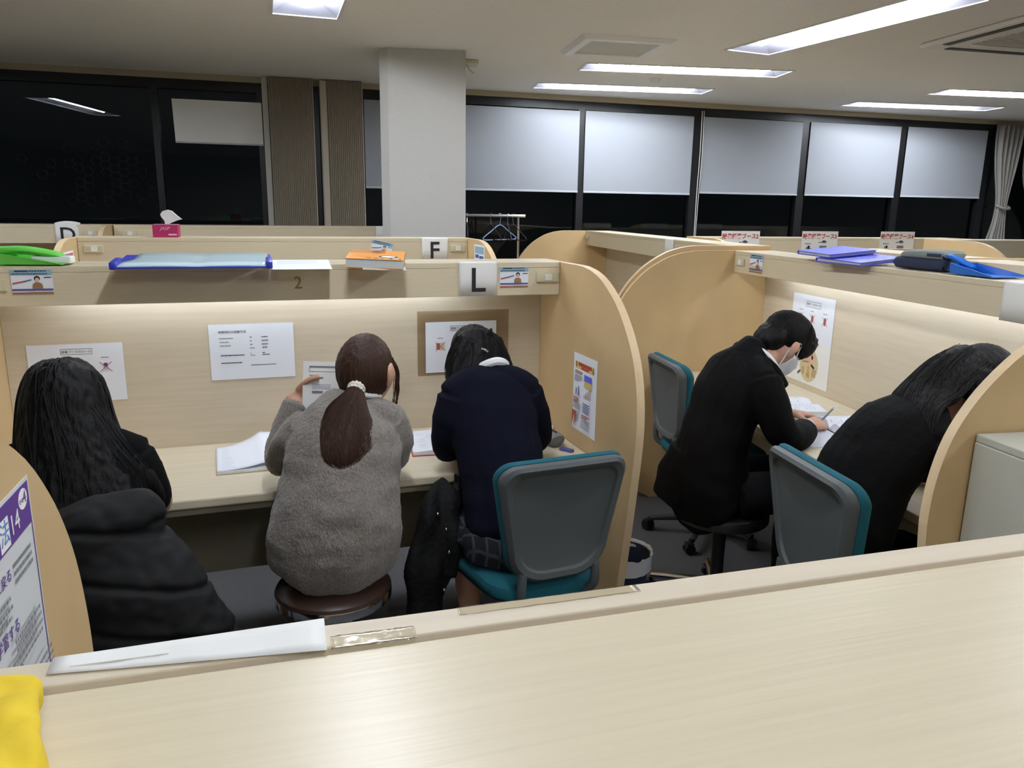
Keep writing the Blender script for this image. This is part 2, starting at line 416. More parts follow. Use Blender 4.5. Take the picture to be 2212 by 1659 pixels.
def ceiling_fittings():
    t = thing('air_diffuser', 'square white ceiling diffuser above the middle of the room', 'air diffuser', (2.385, 4.86, ZC), (0, 0, R(-8)))
    bm = bmesh.new()
    for a, b, z in ((.31, .265, -.022),):
        o_ = [bm.verts.new((sx*a, sy*(b+.02), -.001)) for sx, sy in ((-1, -1), (1, -1), (1, 1), (-1, 1))]
        i_ = [bm.verts.new((sx*(a-.03), sy*(b-.01), z)) for sx, sy in ((-1, -1), (1, -1), (1, 1), (-1, 1))]
        j_ = [bm.verts.new((sx*(a-.08), sy*(b-.06), z)) for sx, sy in ((-1, -1), (1, -1), (1, 1), (-1, 1))]
        k_ = [bm.verts.new((sx*(a-.09), sy*(b-.07), -.004)) for sx, sy in ((-1, -1), (1, -1), (1, 1), (-1, 1))]
        for p, q in ((o_, i_), (i_, j_), (j_, k_)):
            for k in range(4): bm.faces.new((p[k], p[(k+1) % 4], q[(k+1) % 4], q[k]))
    obj('diffuser_frame', bm, M_WHITE, t)
    bm = bmesh.new(); box(bm, -.225, .225, -.2, .2, -.012, -.003); obj('grille', bm, M_VENT, t)
    t = thing('air_conditioner', 'ceiling cassette air conditioner at the top right edge', 'air conditioner', (4.5, 3.55, ZC), (0, 0, R(-6)))
    bm = bmesh.new(); box(bm, -.45, .45, -.45, .45, -.03, -.001, .01); obj('fascia', bm, M_WHITE, t)
    bm = bmesh.new()
    for k in range(4):
        box(bm, -.30, .30, .36, .41, -.034, -.028, mtx=Matrix.Rotation(k*math.pi/2, 4, 'Z'))
    obj('louvre', bm, M_DKPL, t)
    bm = bmesh.new()
    for k in range(13): box(bm, -.25, .25, -.25+k*.04, -.232+k*.04, -.034, -.03)
    obj('intake_grille', bm, M_VENT, t)
    bm = bmesh.new(); lathe(bm, [(.0, -.035), (.035, -.033), (.045, -.02), (.052, -.0), (.0, -.0)], 24)
    tag(obj('smoke_detector', bm, M_WHITE, None, True, (3.232, 5.86, ZC-.001)), 'round white smoke detector between two ceiling lights', 'smoke detector')
    t = thing('speaker_box', 'small pale box with hanging cord on the ceiling beside the pillar', 'ceiling box', (1.64, 5.75, ZC), (0, 0, R(-10)))
    bm = bmesh.new(); box(bm, -.06, .06, -.07, .07, -.03, -.001, .004); obj('case', bm, M_CREAM, t)
    bm = bmesh.new(); tube(bm, [(-.02, 0, -.03), (.0, 0, -.06), (.03, 0, -.085)], .006, seg=8); obj('cord', bm, M_CREAM, t)
ceiling_fittings()

# ------------------------------------------------------------------ blinds, curtains
def blinds():
    rot = (0, 0, WTH)
    data = [(1.07, 1.47, 1.799, 2.547, 'narrow strip of white blind left of the pillar'), (1.6, 3.09, 1.80, 2.545, 'white roller blind right of the white pillar'),
            (3.15, 4.295, 1.80, 2.55, 'second white roller blind from the pillar'), (4.41, 5.55, 1.818, 2.55, 'third white roller blind from the pillar, beside the hanging cord'),
            (5.645, 6.78, 1.82, 2.555, 'fourth white roller blind from the pillar'), (6.87, 7.952, 1.83, 2.56, 'last white roller blind beside the grey curtain')]
    for s0, s1, z0, z1, lab in data:
        t = thing('blind_or_reflection', lab, 'blind', wl((s0+s1)/2, 0, z1), rot, 'half-lowered white blinds')
        hw = (s1-s0)/2
        bm = bmesh.new(); box(bm, -hw, hw, -.016, -.013, -(z1-z0), 0); obj('cloth', bm, M_BLIND, t)
        bm = bmesh.new(); box(bm, -hw, hw, -.021, -.009, -(z1-z0)-.006, -(z1-z0)+.012, .002); obj('bottom_bar', bm, mat('blind_bottom_bar', (178, 182, 188), .6), t)
    t = thing('blind_or_reflection', 'white panel imitating a room reflection in the dark left window', 'blind', wl(-.14, 0, 2.475), rot, 'half-lowered white blinds')  # no blind here: a reflection of the room painted as a white panel
    bm = bmesh.new(); prism(bm, [(-.352, 0), (.352, 0), (.352, -.338), (-.345, -.346)], lambda a, b, h: (a, h, b), -.016, -.013); obj('cloth', bm, mat('reflection_white', (238, 238, 234), .8), t)
    bm = bmesh.new(); box(bm, -.346, .352, -.021, -.009, -.35, -.337, .002); obj('bottom_bar', bm, mat('blind_bottom_bar', (178, 182, 188), .6), t)  # lower edge of the same painted reflection
    bm = bmesh.new()
    tube(bm, [(0, 0, 2.6), (.005, 0, 2.2), (-.002, 0, 1.8), (0, 0, 1.30)], .0042, sub=3); tube(bm, [(.022, 0, 2.6), (.028, 0, 2.2), (.02, 0, 1.8), (.012, 0, 1.30)], .0032, sub=3)
    tag(obj('blind_cord', bm, M_VENT, None, True, wl(4.36, -.05, 0), rot), 'long white pull cord hanging between two blinds', 'cord')
    def pleats(name, s0, s1, lab, m, n, cat='folding screen'):
        bm = bmesh.new(); pts = []
        for k in range(n+1):
            s = s0 + (s1-s0)*k/n; pts.append((s, -.10 - (.018 if k % 2 else 0)))
        for k in range(n, -1, -1): pts.append((s0 + (s1-s0)*k/n, -.04))
        prism(bm, pts, lambda a, b, h: (a, b, h), .9, 2.675)
        return tag(obj(name, bm, m, None, False, W0, rot), lab, cat, 'grey brown folding screens')
    pleats('folding_screen', .275, .64, 'grey brown pleated screen beside the dark left window', M_ACC, 46)
    p2 = pleats('folding_screen', .757, 1.055, 'grey brown pleated screen nearest the white pillar', M_ACC, 36)
    bm = bmesh.new(); box(bm, .692, .754, -.11, -.04, .9, 2.675, .012); obj('end_post', bm, M_ACCL, p2)
    def curtain(s0, s1, lab, tie, k0):
        bm = bmesh.new(); rows = []; n = 60; zz = [2.62 - .0475*i for i in range(42)]
        for z in zz:
            d = abs(z-tie); g = 1 - .62*math.exp(-(d/.42)**2); mid = s0 + (s1-s0)*.62
            row = []
            for k in range(n+1):
                f = k/n; s = mid + (s0 + (s1-s0)*f - mid)*g
                row.append(bm.verts.new((s, -.10 + .035*math.sin(f*2*math.pi*k0)*(.5+.5*g) + .006*noise.noise(V((f*9, z*3, k0))), z)))
            rows.append(row)
        for i in range(len(zz)-1):
            for k in range(n): bm.faces.new((rows[i][k], rows[i][k+1], rows[i+1][k+1], rows[i+1][k]))
        c = bake('curtain', bm, [('SOLIDIFY', dict(thickness=.004))], M_CURT)
        c.location = W0; c.rotation_euler = rot; tag(c, lab, 'curtain', 'tied grey curtains')
        bm = bmesh.new(); mid = s0 + (s1-s0)*.62; hw = (s1-s0)*.24
        tube(bm, [(mid-hw, -.10, tie+.03), (mid-hw*.5, -.16, tie), (mid+hw*.5, -.16, tie-.005), (mid+hw, -.10, tie+.02), (mid, -.05, tie+.02)], .013, cyclic=True, sub=4)
        obj('tie_band', bm, M_CURT, c, True)
    curtain(8.0, 8.34, 'grey curtain tied back beside the last white blind', 1.72, 5)
    curtain(8.42, 9.6, 'grey curtain at the far right edge of the window wall', 1.4, 12)
blinds()

# ------------------------------------------------------------------ booths
SIDE_D = [(.0, 0), (-.62, 0), (-.70, .04), (-.79, .2), (-.812, .31), (-.86, .6), (-.893, .85), (-.895, .95), (-.885, 1.03), (-.862, 1.11), (-.825, 1.18), (-.775, 1.245), (-.70, 1.315), (-.60, 1.375), (-.52, 1.403), (-.45, 1.415), (-.36, 1.42), (.03, 1.42)]
def side_outline(top, flip=1, dmax=.895):
    pts = [(V((y*dmax/.895, z*top/1.42))) for y, z in SIDE_D]
    pts = [(p.x*flip, p.y) for p in pts]
    # smooth the curve
    out = []
    n = len(pts)
    for i in range(n):
        if 3 <= i < n-2:
            for j in range(3):
                P = [V(pts[max(0, min(n-1, k))]) for k in (i-1, i, i+1, i+2)]
                out.append(tuple(cr(*P, j/3)))
        else: out.append(pts[i])
    out.append((.03*flip, 0)); return [(a, b) for a, b in out]
def booth(lab, loc, rz, L, top=1.42, fas=.128, dep=.203, deskz=.72, sides=(1, 1), switches=(), lamp=None, num=None, desk=True, back_to=.2, panel_t=.03, cat='study booth', gap=False):
    t = thing('study_booth', lab, cat, loc, (0, 0, rz), 'rows of wooden study booths')
    bm = bmesh.new(); box(bm, 0, L, 0, panel_t, back_to, top, .001); obj('back_panel', bm, M_MAPLE_D, t)
    bm = bmesh.new()
    y1 = -.004 if gap else -.0005
    box(bm, .001, L-.001, -dep, y1, top-.02, top-(.001 if gap else 0), .0015)
    box(bm, .001, L-.001, -dep+.0005, -dep+.02, top-fas, top-.0205, .0015)
    obj('shelf', bm, M_MAPLE, t)
    for k, x in ((0, -.03), (1, L)):
        if not sides[k]: continue
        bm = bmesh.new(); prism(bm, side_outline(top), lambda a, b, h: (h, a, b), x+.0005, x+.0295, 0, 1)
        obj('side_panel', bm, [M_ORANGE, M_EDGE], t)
    if desk:
        bm = bmesh.new(); box(bm, .001, L-.001, -.6, -.001, deskz-.032, deskz, .006); obj('desktop', bm, M_DESK, t)
        bm = bmesh.new(); box(bm, .001, L-.001, -.575, -.56, deskz-.06, deskz-.033); box(bm, .001, L-.001, -.03, -.002, .2, deskz-.04); obj('modesty_board', bm, M_DARKPANEL, t)
    for sx in switches:
        bm = bmesh.new(); box(bm, sx-.046, sx+.046, -dep-.008, -dep, top-.078, top-.038, .003); sp = obj('switch_plate', bm, M_CREAM, t)
        bm = bmesh.new(); box(bm, sx-.012, sx+.018, -dep-.011, -dep-.008, top-.071, top-.045, .001); obj('switch_button', bm, M_WHITE, sp)
    if lamp:
        bm = bmesh.new(); tube(bm, [(lamp[0], -.085, top-.045), (lamp[1], -.085, top-.045)], .013, seg=12); obj('lamp_tube', bm, M_DLAMP, t, True)
        bm = bmesh.new(); box(bm, lamp[0]-.02, lamp[1]+.02, -.11, -.06, top-.03, top-.0205); obj('lamp_housing', bm, M_WHITE, t)
    if num:
        text_mesh('booth_number', num[0], .062, M_BRASS, t, (num[1], -dep-.002, top-.067), (R(90), 0, 0), 'CENTER', extrude=.0015)
    return t
booth('pale wooden study booth with sheet L and brass 2, where three people sit', (-.81, 3.05, 0), 0, 2.0, switches=(.04, 1.945), lamp=(.18, 1.62), num=('2', .986))
fg = booth('nearest study booth, its bare pale shelf filling the foreground', FGO, FGA, 3.2, panel_t=.0205, sides=(0, 0), gap=True, deskz=.72)
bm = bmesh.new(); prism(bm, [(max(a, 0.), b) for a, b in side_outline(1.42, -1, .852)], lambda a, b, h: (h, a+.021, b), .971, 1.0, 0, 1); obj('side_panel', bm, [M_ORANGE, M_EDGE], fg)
booth('wooden study booth behind the L booth, with sheet F', (-.80, 4.65, 0), 0, 2.06, top=1.452, switches=(.072, 1.998), deskz=.74)
booth('wooden study booth below the dark left window, with sheet D', (-2.9, 6.30, 0), 0, 2.0, top=1.478, switches=(1.89,), deskz=.74, sides=(1, 1))
booth('wooden study booth below the window, between the D booth and the pillar', (-.86, 6.30, 0), 0, 1.95, top=1.478, switches=(.1,), deskz=.74, sides=(0, 0))
booth('wooden study booth on the right where the man in black suit writes', uv(0, 0), RA, 2.45, top=1.42, fas=.115, dep=.2, deskz=.745, switches=(.075,), lamp=(.25, 2.2))
booth('wooden study booth beyond the right booth, running to the window', uv(-2.98, 0), RA, 2.915, top=1.445, fas=.13, dep=.2, deskz=.745, switches=(.05,))
# booths on the far side of the right-hand row, seen over its shelf
def far_side(lab, u0, u1, top):
    t = thing('study_booth', lab, 'study booth', uv(u1, -.0605), (0, 0, RA+math.pi), 'rows of wooden study booths')
    L = u1-u0
    bm = bmesh.new(); box(bm, 0, L, 0, .028, .2, top); obj('back_panel', bm, M_MAPLE_D, t)
    for x in (-.03, L):
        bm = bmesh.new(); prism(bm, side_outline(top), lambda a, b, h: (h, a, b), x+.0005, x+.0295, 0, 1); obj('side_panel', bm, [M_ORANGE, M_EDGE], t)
    bm = bmesh.new(); box(bm, .001, L-.001, -.2, -.001, top-.02, top); box(bm, .001, L-.001, -.2, -.18, top-.13, top-.021); obj('shelf', bm, M_MAPLE, t)
    bm = bmesh.new(); box(bm, .001, L-.001, -.6, -.001, .71, .74, .005); obj('desktop', bm, M_DESK, t)
far_side('wooden booth backing on to the right booth, behind the blue dustpan', 1.36, 2.45, 1.458)
far_side('wooden booth backing on to the right booth, behind the navy pencil case', .58, 1.295, 1.462)
t = booth('wooden booth row at the far right below the grey curtain', (4.95, 4.55, 0), R(-4), 3.6, top=1.452, sides=(1, 1), deskz=.74)
booth('wooden booth row carrying the three red-lettered signs', (3.55, 5.66, 0), R(-3), 2.6, top=1.428, sides=(1, 1), deskz=.74)

# ------------------------------------------------------------------ printed sheets
RX = R(90)
def sheet(name, label, cat, loc, rot, w, h, marks=(), texts=(), m=None, group=None, th=.0006, curl=0., skew=0, bold=0.):
    """local x right, y up, z out of the sheet; origin at its top-left corner"""
    bm = bmesh.new(); nx, ny = 10, 10
    g = [[bm.verts.new((w*i/nx + skew*j/ny, -h*j/ny, th + curl*((j/ny)**2)*(abs(i/nx-.5)*2)**2)) for i in range(nx+1)] for j in range(ny+1)]
    for j in range(ny):
        for i in range(nx): bm.faces.new((g[j][i], g[j][i+1], g[j+1][i+1], g[j+1][i]))
    r = bmesh.ops.extrude_face_region(bm, geom=bm.faces[:]); bmesh.ops.translate(bm, vec=(0, 0, -th), verts=[v for v in r['geom'] if isinstance(v, bmesh.types.BMVert)])
    o = obj(name, bm, m or M_PAPER, None, False, loc, rot); tag(o, label, cat, group)
    if marks:
        bm = bmesh.new(); ms = []
        for mk in marks:
            mm = mk[-1]
            if mm not in ms: ms.append(mm)
            k = ms.index(mm); z = th+.0005+.00004*marks.index(mk)
            if mk[0] == 'q': pts = [V((x, y, z)) for x, y in mk[1]]
            elif mk[0] == 'line':
                a, b, wd = V(mk[1]), V(mk[2]), mk[3]; n = (b-a).normalized(); n = V((-n.y, n.x))*wd/2
                pts = [V((p.x, p.y, z)) for p in (a-n, b-n, b+n, a+n)]
            elif mk[0] == 'ell':
                cx, cy, rx, ry = mk[1]; pts = [V((cx+rx*math.cos(q*math.pi/10), cy+ry*math.sin(q*math.pi/10), z)) for q in range(20)]
            else:
                x0, y0, x1, y1 = mk[:4]; pts = [V((x0, y0, z)), V((x1, y0, z)), V((x1, y1, z)), V((x0, y1, z))]
            f = bm.faces.new([bm.verts.new(p) for p in pts]); f.material_index = k
        me = bpy.data.meshes.new('print'); bm.to_mesh(me); bm.free(); new_obj('print', me, ms, o)
    for s, x, y, size, mm, al in texts:
        text_mesh('lettering', s, size, mm, o, (x, y, th+.0009), align=al, extrude=.0001, bold=bold)
    return o
def dashes(x, y, wd, m, rows=1, dy=.006, h=.0032, seed=1, broken=.006):
    rnd = random.Random(seed); out = []
    for r in range(rows):
        cx = x; end = x + wd*(1 if r < rows-1 else rnd.uniform(.6, 1))
        while cx < end:
            l = rnd.uniform(.5, 1.6)*broken; l = min(l, end-cx)
            out.append((cx, y-r*dy, cx+l, y-r*dy-h, m)); cx += l + broken*.22
    return out
def boxline(x0, y0, x1, y1, t, m):
    return [('line', (x0, y0), (x1, y0), t, m), ('line', (x0, y1), (x1, y1), t, m), ('line', (x0, y0), (x0, y1), t, m), ('line', (x1, y0), (x1, y1), t, m)]
def cross(cx, cy, r, m): return [('line', (cx-r, cy-r*.9), (cx+r, cy+r*.9), .0022, m), ('line', (cx-r, cy+r*.9), (cx+r, cy-r*.9), .0022, m)]
def rules_marks(icons, wd=.305):
    out = boxline(.105, -.018, .205, -.038, .0012, M_INK)
    for i, (x, y) in enumerate(icons):
        out += dashes(x-.012, y+.034, .024, M_INKG, seed=i, broken=.004)
        if i % 3 == 2: out += [(x-.006, y+.012, x+.006, y-.002, M_PURPLE), ('ell', (x, y-.008, .009, .006), M_INKL)]
        elif i % 3 == 0: out += [(x-.018, y+.012, x-.002, y-.016, M_BROWNRED), (x-.001, y+.014, x+.016, y-.018, M_TANINK)]
        else: out += [('ell', (x, y, .008, .015), M_BROWNRED)]
        out += cross(x, y-.002, .02, M_BROWNRED)
    return out
# posters on the L booth's panel
sheet('poster', 'white rules poster with crossed-out icons behind the long-haired girl at left', 'poster', (-.744, 3.048, 1.131), (RX, R(0), R(0)), .305, .213,
      rules_marks([(.07, -.085), (.155, -.085), (.245, -.085)]) + dashes(.06, -.13, .08, M_INKL, 2), [('授業ブースのルール', .155, -.0285, .0105, M_INK, 'CENTER')], group='rules posters in the booths')
mk = dashes(.035, -.052, .072, M_INKG, 1, seed=3, broken=.005) + dashes(.037, -.066, .046, M_INKG, 1, seed=4) + dashes(.037, -.080, .046, M_INKG, 1, seed=5)
for i, y in enumerate((-.05, -.064, -.078)): mk += dashes(.145, y, .010, M_INKG, 1, seed=i) + dashes(.188, y, .03, M_INK, 1, seed=i+9, broken=.004)
mk += dashes(.145, -.092, .022, M_INKG, 1, seed=12) + dashes(.19, -.091, .026, M_INK, 1, seed=13)
mk += dashes(.037, -.117, .088, M_INK, 1, h=.004, seed=15, broken=.005) + dashes(.145, -.113, .006, M_INKG) + dashes(.145, -.12, .024, M_INKG, seed=4) + dashes(.189, -.112, .014, M_INK) + dashes(.189, -.119, .03, M_INK, seed=6)
mk += dashes(.038, -.146, .112, M_INK, 1, h=.004, seed=18, broken=.005) + dashes(.145, -.158, .105, M_INK, 1, h=.003, seed=19, broken=.004)
sheet('notice', 'white instruction notice of small printed lines in the middle of the booth panel', 'poster', (-.145, 3.048, 1.184), (RX, 0, 0), .307, .213, mk, [('映像用PCの起動方法', .034, -.030, .0108, M_INK, 'LEFT')])
p3 = sheet('poster', 'white rules poster in a clear sleeve behind the girl in navy', 'poster', (.684, 3.046, 1.166), (RX, 0, 0), .305, .212,
      rules_marks([(.063, -.10), (.155, -.10), (.245, -.10)]) + dashes(.1, -.175, .08, M_INKL, 1), [('授業ブースのルール', .155, -.0285, .0105, M_INK, 'CENTER')], group='rules posters in the booths')
bm = bmesh.new(); box(bm, -.034, .360, -.224, .046, -.0005, 0); obj('clear_sleeve', bm, M_CLEAR, p3)
# leaflet on the L booth's right partition
mk = [(.018, -.03, .188, -.058, M_YELLOWINK), (.045, -.032, .165, -.046, M_RED), (.07, -.047, .14, -.056, M_RED), ('ell', (.028, -.042, .009, .011), M_ORANGEINK), ('ell', (.178, -.046, .008, .012), M_ORANGEINK)]
mk += dashes(.016, -.066, .07, M_BROWNRED, 2, .007, .005) + dashes(.016, -.084, .07, M_INKG, 4, .006, seed=2)
mk += [(.105, -.07, .172, -.094, M_FBLUE), (.105, -.094, .172, -.118, M_YELLOWINK)] + [(.03, -.135, .038, -.158, M_BLUEINK), (.052, -.125, .06, -.16, M_BLUEINK), (.02, -.16, .075, -.1615, M_INKG)]
mk += [(.108+.013*i, -.16+.0, .112+.013*i, -.148+.008*i, M_BROWNRED) for i in range(5)]
mk += dashes(.012, -.17, .05, M_BROWNRED, 3, .007, .005, 7) + dashes(.012, -.193, .07, M_INKG, 4, .006, seed=8) + dashes(.105, -.178, .06, M_BLUEINK, 5, .008, .005, 9)
mk += dashes(.1, -.225, .07, M_BROWNRED, 2, .008, .006, 10) + dashes(.1, -.243, .075, M_INKG, 6, .006, seed=11) + [(.02+.004*i, -.222, .024+.004*i, -.222-.01*(4-i % 5)-.02, M_BROWNRED) for i in range(10)]
sheet('leaflet', 'white leaflet with red heading and charts on the wooden side panel', 'poster', (1.1895, 2.675, 1.088), (RX, 0, R(-90)), .21, .301, mk)
# letters on folded sheets
def letter_sign(ch, lab, loc, rz, w, h, top=.05, bulge=0., lift=0., size=None):
    t = thing('letter_sign', lab, 'sign', loc, (0, 0, rz), 'folded white letter sheets')
    bm = bmesh.new(); n = 12; prof = [(-.003, -h), (-.003, -h*.5), (-.003, -.004), (-.001, .002+lift*.4), (top*.3, .002+lift), (top*.7, .002+lift), (top, .0015+lift*.2)]
    g = []
    for i in range(n+1):
        f = i/n; b = bulge*(1-(2*f-1)**2)
        g.append([bm.verts.new((w*(f-.5), y, z + (b if z > -.01 else 0) + .0)) for y, z in prof])
    for i in range(n):
        for k in range(len(prof)-1): bm.faces.new((g[i][k], g[i+1][k], g[i+1][k+1], g[i][k+1]))
    s = bake('paper', bm, [('SOLIDIFY', dict(thickness=.0008))], M_PAPERW, t)
    if ch: text_mesh('letter', ch, size or h*1.02, M_INK, t, (-w*.02, -.0048, -h*.55), (RX, 0, 0), 'CENTER', bold=.0015)
    return t
letter_sign('L', 'white sheet with black letter L folded over the shelf front', (.849, 2.846, 1.4205), 0, .153, .128, .05)
letter_sign('F', 'white sheet with black letter F folded over the booth behind', (1.06, 4.446, 1.4525), 0, .155, .135, .06)
letter_sign('D', 'white sheet with black letter D bulging above the far left booth', (-1.145, 6.096, 1.479), R(4), .155, .135, .05, bulge=.012, lift=.008)
letter_sign('', 'blank back of a white sign sheet folded over the right booth shelf', uv(1.96, .2005, 1.4205), RA, .2, .1225, .05)
letter_sign('', 'small white paper over the far booth beside the pillar', (1.03, 6.096, 1.479), 0, .095, .1, .05)
letter_sign('', 'small white sheet over the shelf edge below the pull cord', uv(-.95, .2005, 1.4455), RA, .15, .1, .09)
# picture cards
def photo_card(lab, loc, rot, w=.118, h=.08):
    k = w/.118
    mk = [(.0, -.001, w, -.020*k, M_SKYBLUE), (.012*k, -.004*k, .05*k, -.009*k, M_TEALINK)] + dashes(.052*k, -.0045*k, .06*k, M_TEALINK, 1, h=.0035*k, seed=5, broken=.005) + dashes(.004*k, -.0135*k, .11*k, M_TEALINK, 1, h=.003*k, seed=6, broken=.006)
    mk += [('line', (.004*k, -.046*k), (.04*k, -.039*k), .005*k, M_BROWNRED), ('line', (.038*k, -.039*k), (.058*k, -.034*k), .004*k, M_BLUEINK), (.094*k, -.025*k, .115*k, -.028*k, M_TEALINK)]
    mk += [('q', [(.058*k, -.062*k), (.060*k, -.048*k), (.068*k, -.043*k), (.080*k, -.043*k), (.087*k, -.048*k), (.089*k, -.062*k)], M_ORANGEINK), ('ell', (.074*k, -.030*k, .0085*k, .0085*k), M_INK), ('ell', (.074*k, -.0345*k, .006*k, .0075*k), M_SKINP)]
    mk += [(.001, -.063*k, w-.001, -.069*k, M_BLUEINK), (.001, -.074*k, .04*k, -.079*k, M_BROWNRED), (.04*k, -.0735*k, w-.001, -.079*k, M_ORANGEINK)]
    return sheet('picture_card', lab, 'card', loc, rot, w, h, mk, group='small blue-topped picture cards on the shelves')
photo_card('blue-topped picture card on the L booth shelf below the green dustpan', (-.712, 2.846, 1.412), (RX, 0, 0))
photo_card('blue-topped picture card between sheet L and the light switch', (.937, 2.846, 1.404), (RX, 0, 0))
photo_card('tilted picture card behind the orange book, on the F booth shelf', (.695, 4.445, 1.445), (RX, R(11), 0), .12, .07)
photo_card('small picture card beside the switch of the right booth', uv(.178, .201, 1.413), (RX, 0, RA), .14, .06)
sheet('picture_card', 'blue sheet half seen on the F booth right side panel', 'card', (1.2595, 4.30, 1.425), (RX, 0, R(-90)), .2, .1, [(.012, -.01, .188, -.05, M_SKYBLUE), (.02, -.055, .09, -.075, M_BLUEINK), (.1, -.06, .18, -.085, M_BLUEINK)])
sheet('poster', 'pink and red sheet on the left side panel of the F booth', 'poster', (-.7998, 4.02, 1.395), (RX, 0, R(90)), .3, .2, [(.01, -.01, .29, -.19, mat('dusty_pink_print', (190, 120, 122), .7)), (.06, -.05, .2, -.12, M_BROWNRED)] + dashes(.12, -.08, .12, M_PAPER, 4, .02, .012, 3, .02))
# posters on the right booth's panel
sheet('poster', 'white rules poster on the right booth panel, top of the two', 'poster', uv(.305, .0015, 1.222), (RX, 0, RA), .372, .235,
      boxline(.125, -.03, .255, -.058, .0014, M_INK) + sum([dashes(x-.018, -.078+.002, .036, M_INKG, seed=i) + [('ell', (x, -.115, .010, .02), M_BROWNRED)] + cross(x, -.115, .024, M_BROWNRED) for i, x in enumerate((.085, .19, .30))], []) + dashes(.13, -.19, .1, M_INKL, 1),
      [('授業ブースのルール', .19, -.0445, .0135, M_INK, 'CENTER')], group='rules posters in the booths')
mk = [('ell', (.2, -.115, .082, .088), M_TANINK), ('ell', (.2, -.078, .055, .038), M_SKINP), ('ell', (.19, -.034, .02, .012), M_RED), ('line', (.215, -.03), (.265, .004), .014, mat('dark_green_print', (64, 84, 58), .6)), ('line', (.105, -.175), (.13, -.155), .012, MATS['dark_green_print'])]
mk += [('ell', (.225, -.072, .008, .012), M_INK), ('line', (.22, -.11), (.25, -.125), .012, M_INK), ('line', (.14, -.105), (.20, -.098), .006, M_ORANGEINK)] + [('line', (.145+.012*i, -.13), (.148+.012*i, -.17), .005, M_ORANGEINK) for i in range(2)] + [('line', (.24+.012*i, -.13), (.237+.012*i, -.17), .005, M_ORANGEINK) for i in range(3)]
sheet('poster', 'white sheet with a round good-luck doll and pencil behind the masked man', 'poster', uv(.305, .0015, .987), (RX, 0, RA), .372, .215, mk, [('合', .2, -.135, .034, M_DKOR, 'CENTER'), ('格', .2, -.168, .034, M_DKOR, 'CENTER')], m=M_PAPERW)
sheet('poster', 'pale poster half hidden inside the booth beyond the right booth', 'poster', uv(-1.75, .0015, 1.24), (RX, 0, RA), .30, .3, dashes(.05, -.05, .2, M_INKG, 3, .02, .01) + cross(.15, -.16, .04, M_BROWNRED))
# purple poster on the foreground partition
def purple_poster():
    off = .42
    mm = [('q', [(.005, -.005), (off-.005, -.005), (off-.005, -.058), (.005, -.058)], M_PURPLE), ('ell', (off-.027, -.021, .0155, .0125), M_PAPERW), ('q', [(off-.112, -.020), (off-.081, -.020), (off-.081, -.0555), (off-.112, -.0555)], M_PAPERW), (off-.0075, -.058, off-.005, -.42, M_PURPLE)]
    for k, (x0, x1, y, n) in enumerate(((.085, .022, -.079, 3), (.33, .11, -.105, 3), (.12, .03, -.156, 4), (.33, .12, -.172, 3), (.10, .02, -.215, 5), (.33, .12, -.24, 4))): mm += dashes(off-x0, y, x0-x1, M_INKG, n, .0095, .0045, k+2, .007)
    T = [('14', off-.0625, -.038, .034, M_PAPERW, 'CENTER'), ('\u6cd5', off-.0965, -.038, .031, mat('light_blue_ink', (92, 140, 206), .6), 'CENTER'), ('4', off-.0215, -.021, .021, M_PURPLE, 'CENTER'), ('\u305d\u306e', off-.0335, -.0225, .0075, M_PURPLE, 'CENTER'),
         ('\u306b\u623b\u308b', off-.118, -.086, .017, M_PURPLE, 'CENTER'), ('\u3081\u3066\u5b66\u7fd2\u3059\u308b', off-.145, -.149, .019, M_PURPLE, 'CENTER'), ('\u308b', off-.10, -.206, .018, M_PURPLE, 'CENTER')]
    sheet('poster', 'purple-headed poster numbered 14 on the curved panel at the left edge', 'poster', fgl(1.0012, .681-off, 1.297), (RX, 0, R(90)+FGA), off, .44, mm, T, m=mat('glossy_poster_paper', (226, 228, 228), .22))
purple_poster()
# signs of the far booths
for i, (x, y, lab) in enumerate(((3.78, 5.45, 'white sign in red ending with number 2'), (4.54, 5.40, 'white sign in red ending with number 3'), (5.31, 5.33, 'white sign in red ending with number 4'))):
    mk = dashes(.035, -.10, .09, M_INKG, 1, h=.008, broken=.012) + [('ell', (.22, -.088, .022, .012), M_TEALINK)] + dashes(.165, -.088, .13, M_INKG, 1, h=.009, broken=.01) + [(.05, -.13, .058, -.2, M_INK), (.062, -.12, .085, -.2, M_INK), (.09, -.14, .10, -.2, M_INK), (.18, -.12, .25, -.2, M_INKG)]
    sheet('booth_sign', lab, 'sign', (x-.08, y, 1.480+.003*i), (RX, 0, R(-4)), .355, .24, mk, [('映像授業ブース'+'234'[i], .175, -.045, .045, M_RED, 'CENTER')], m=M_PAPERW, group='red-lettered signs on the far booths', bold=.0014)

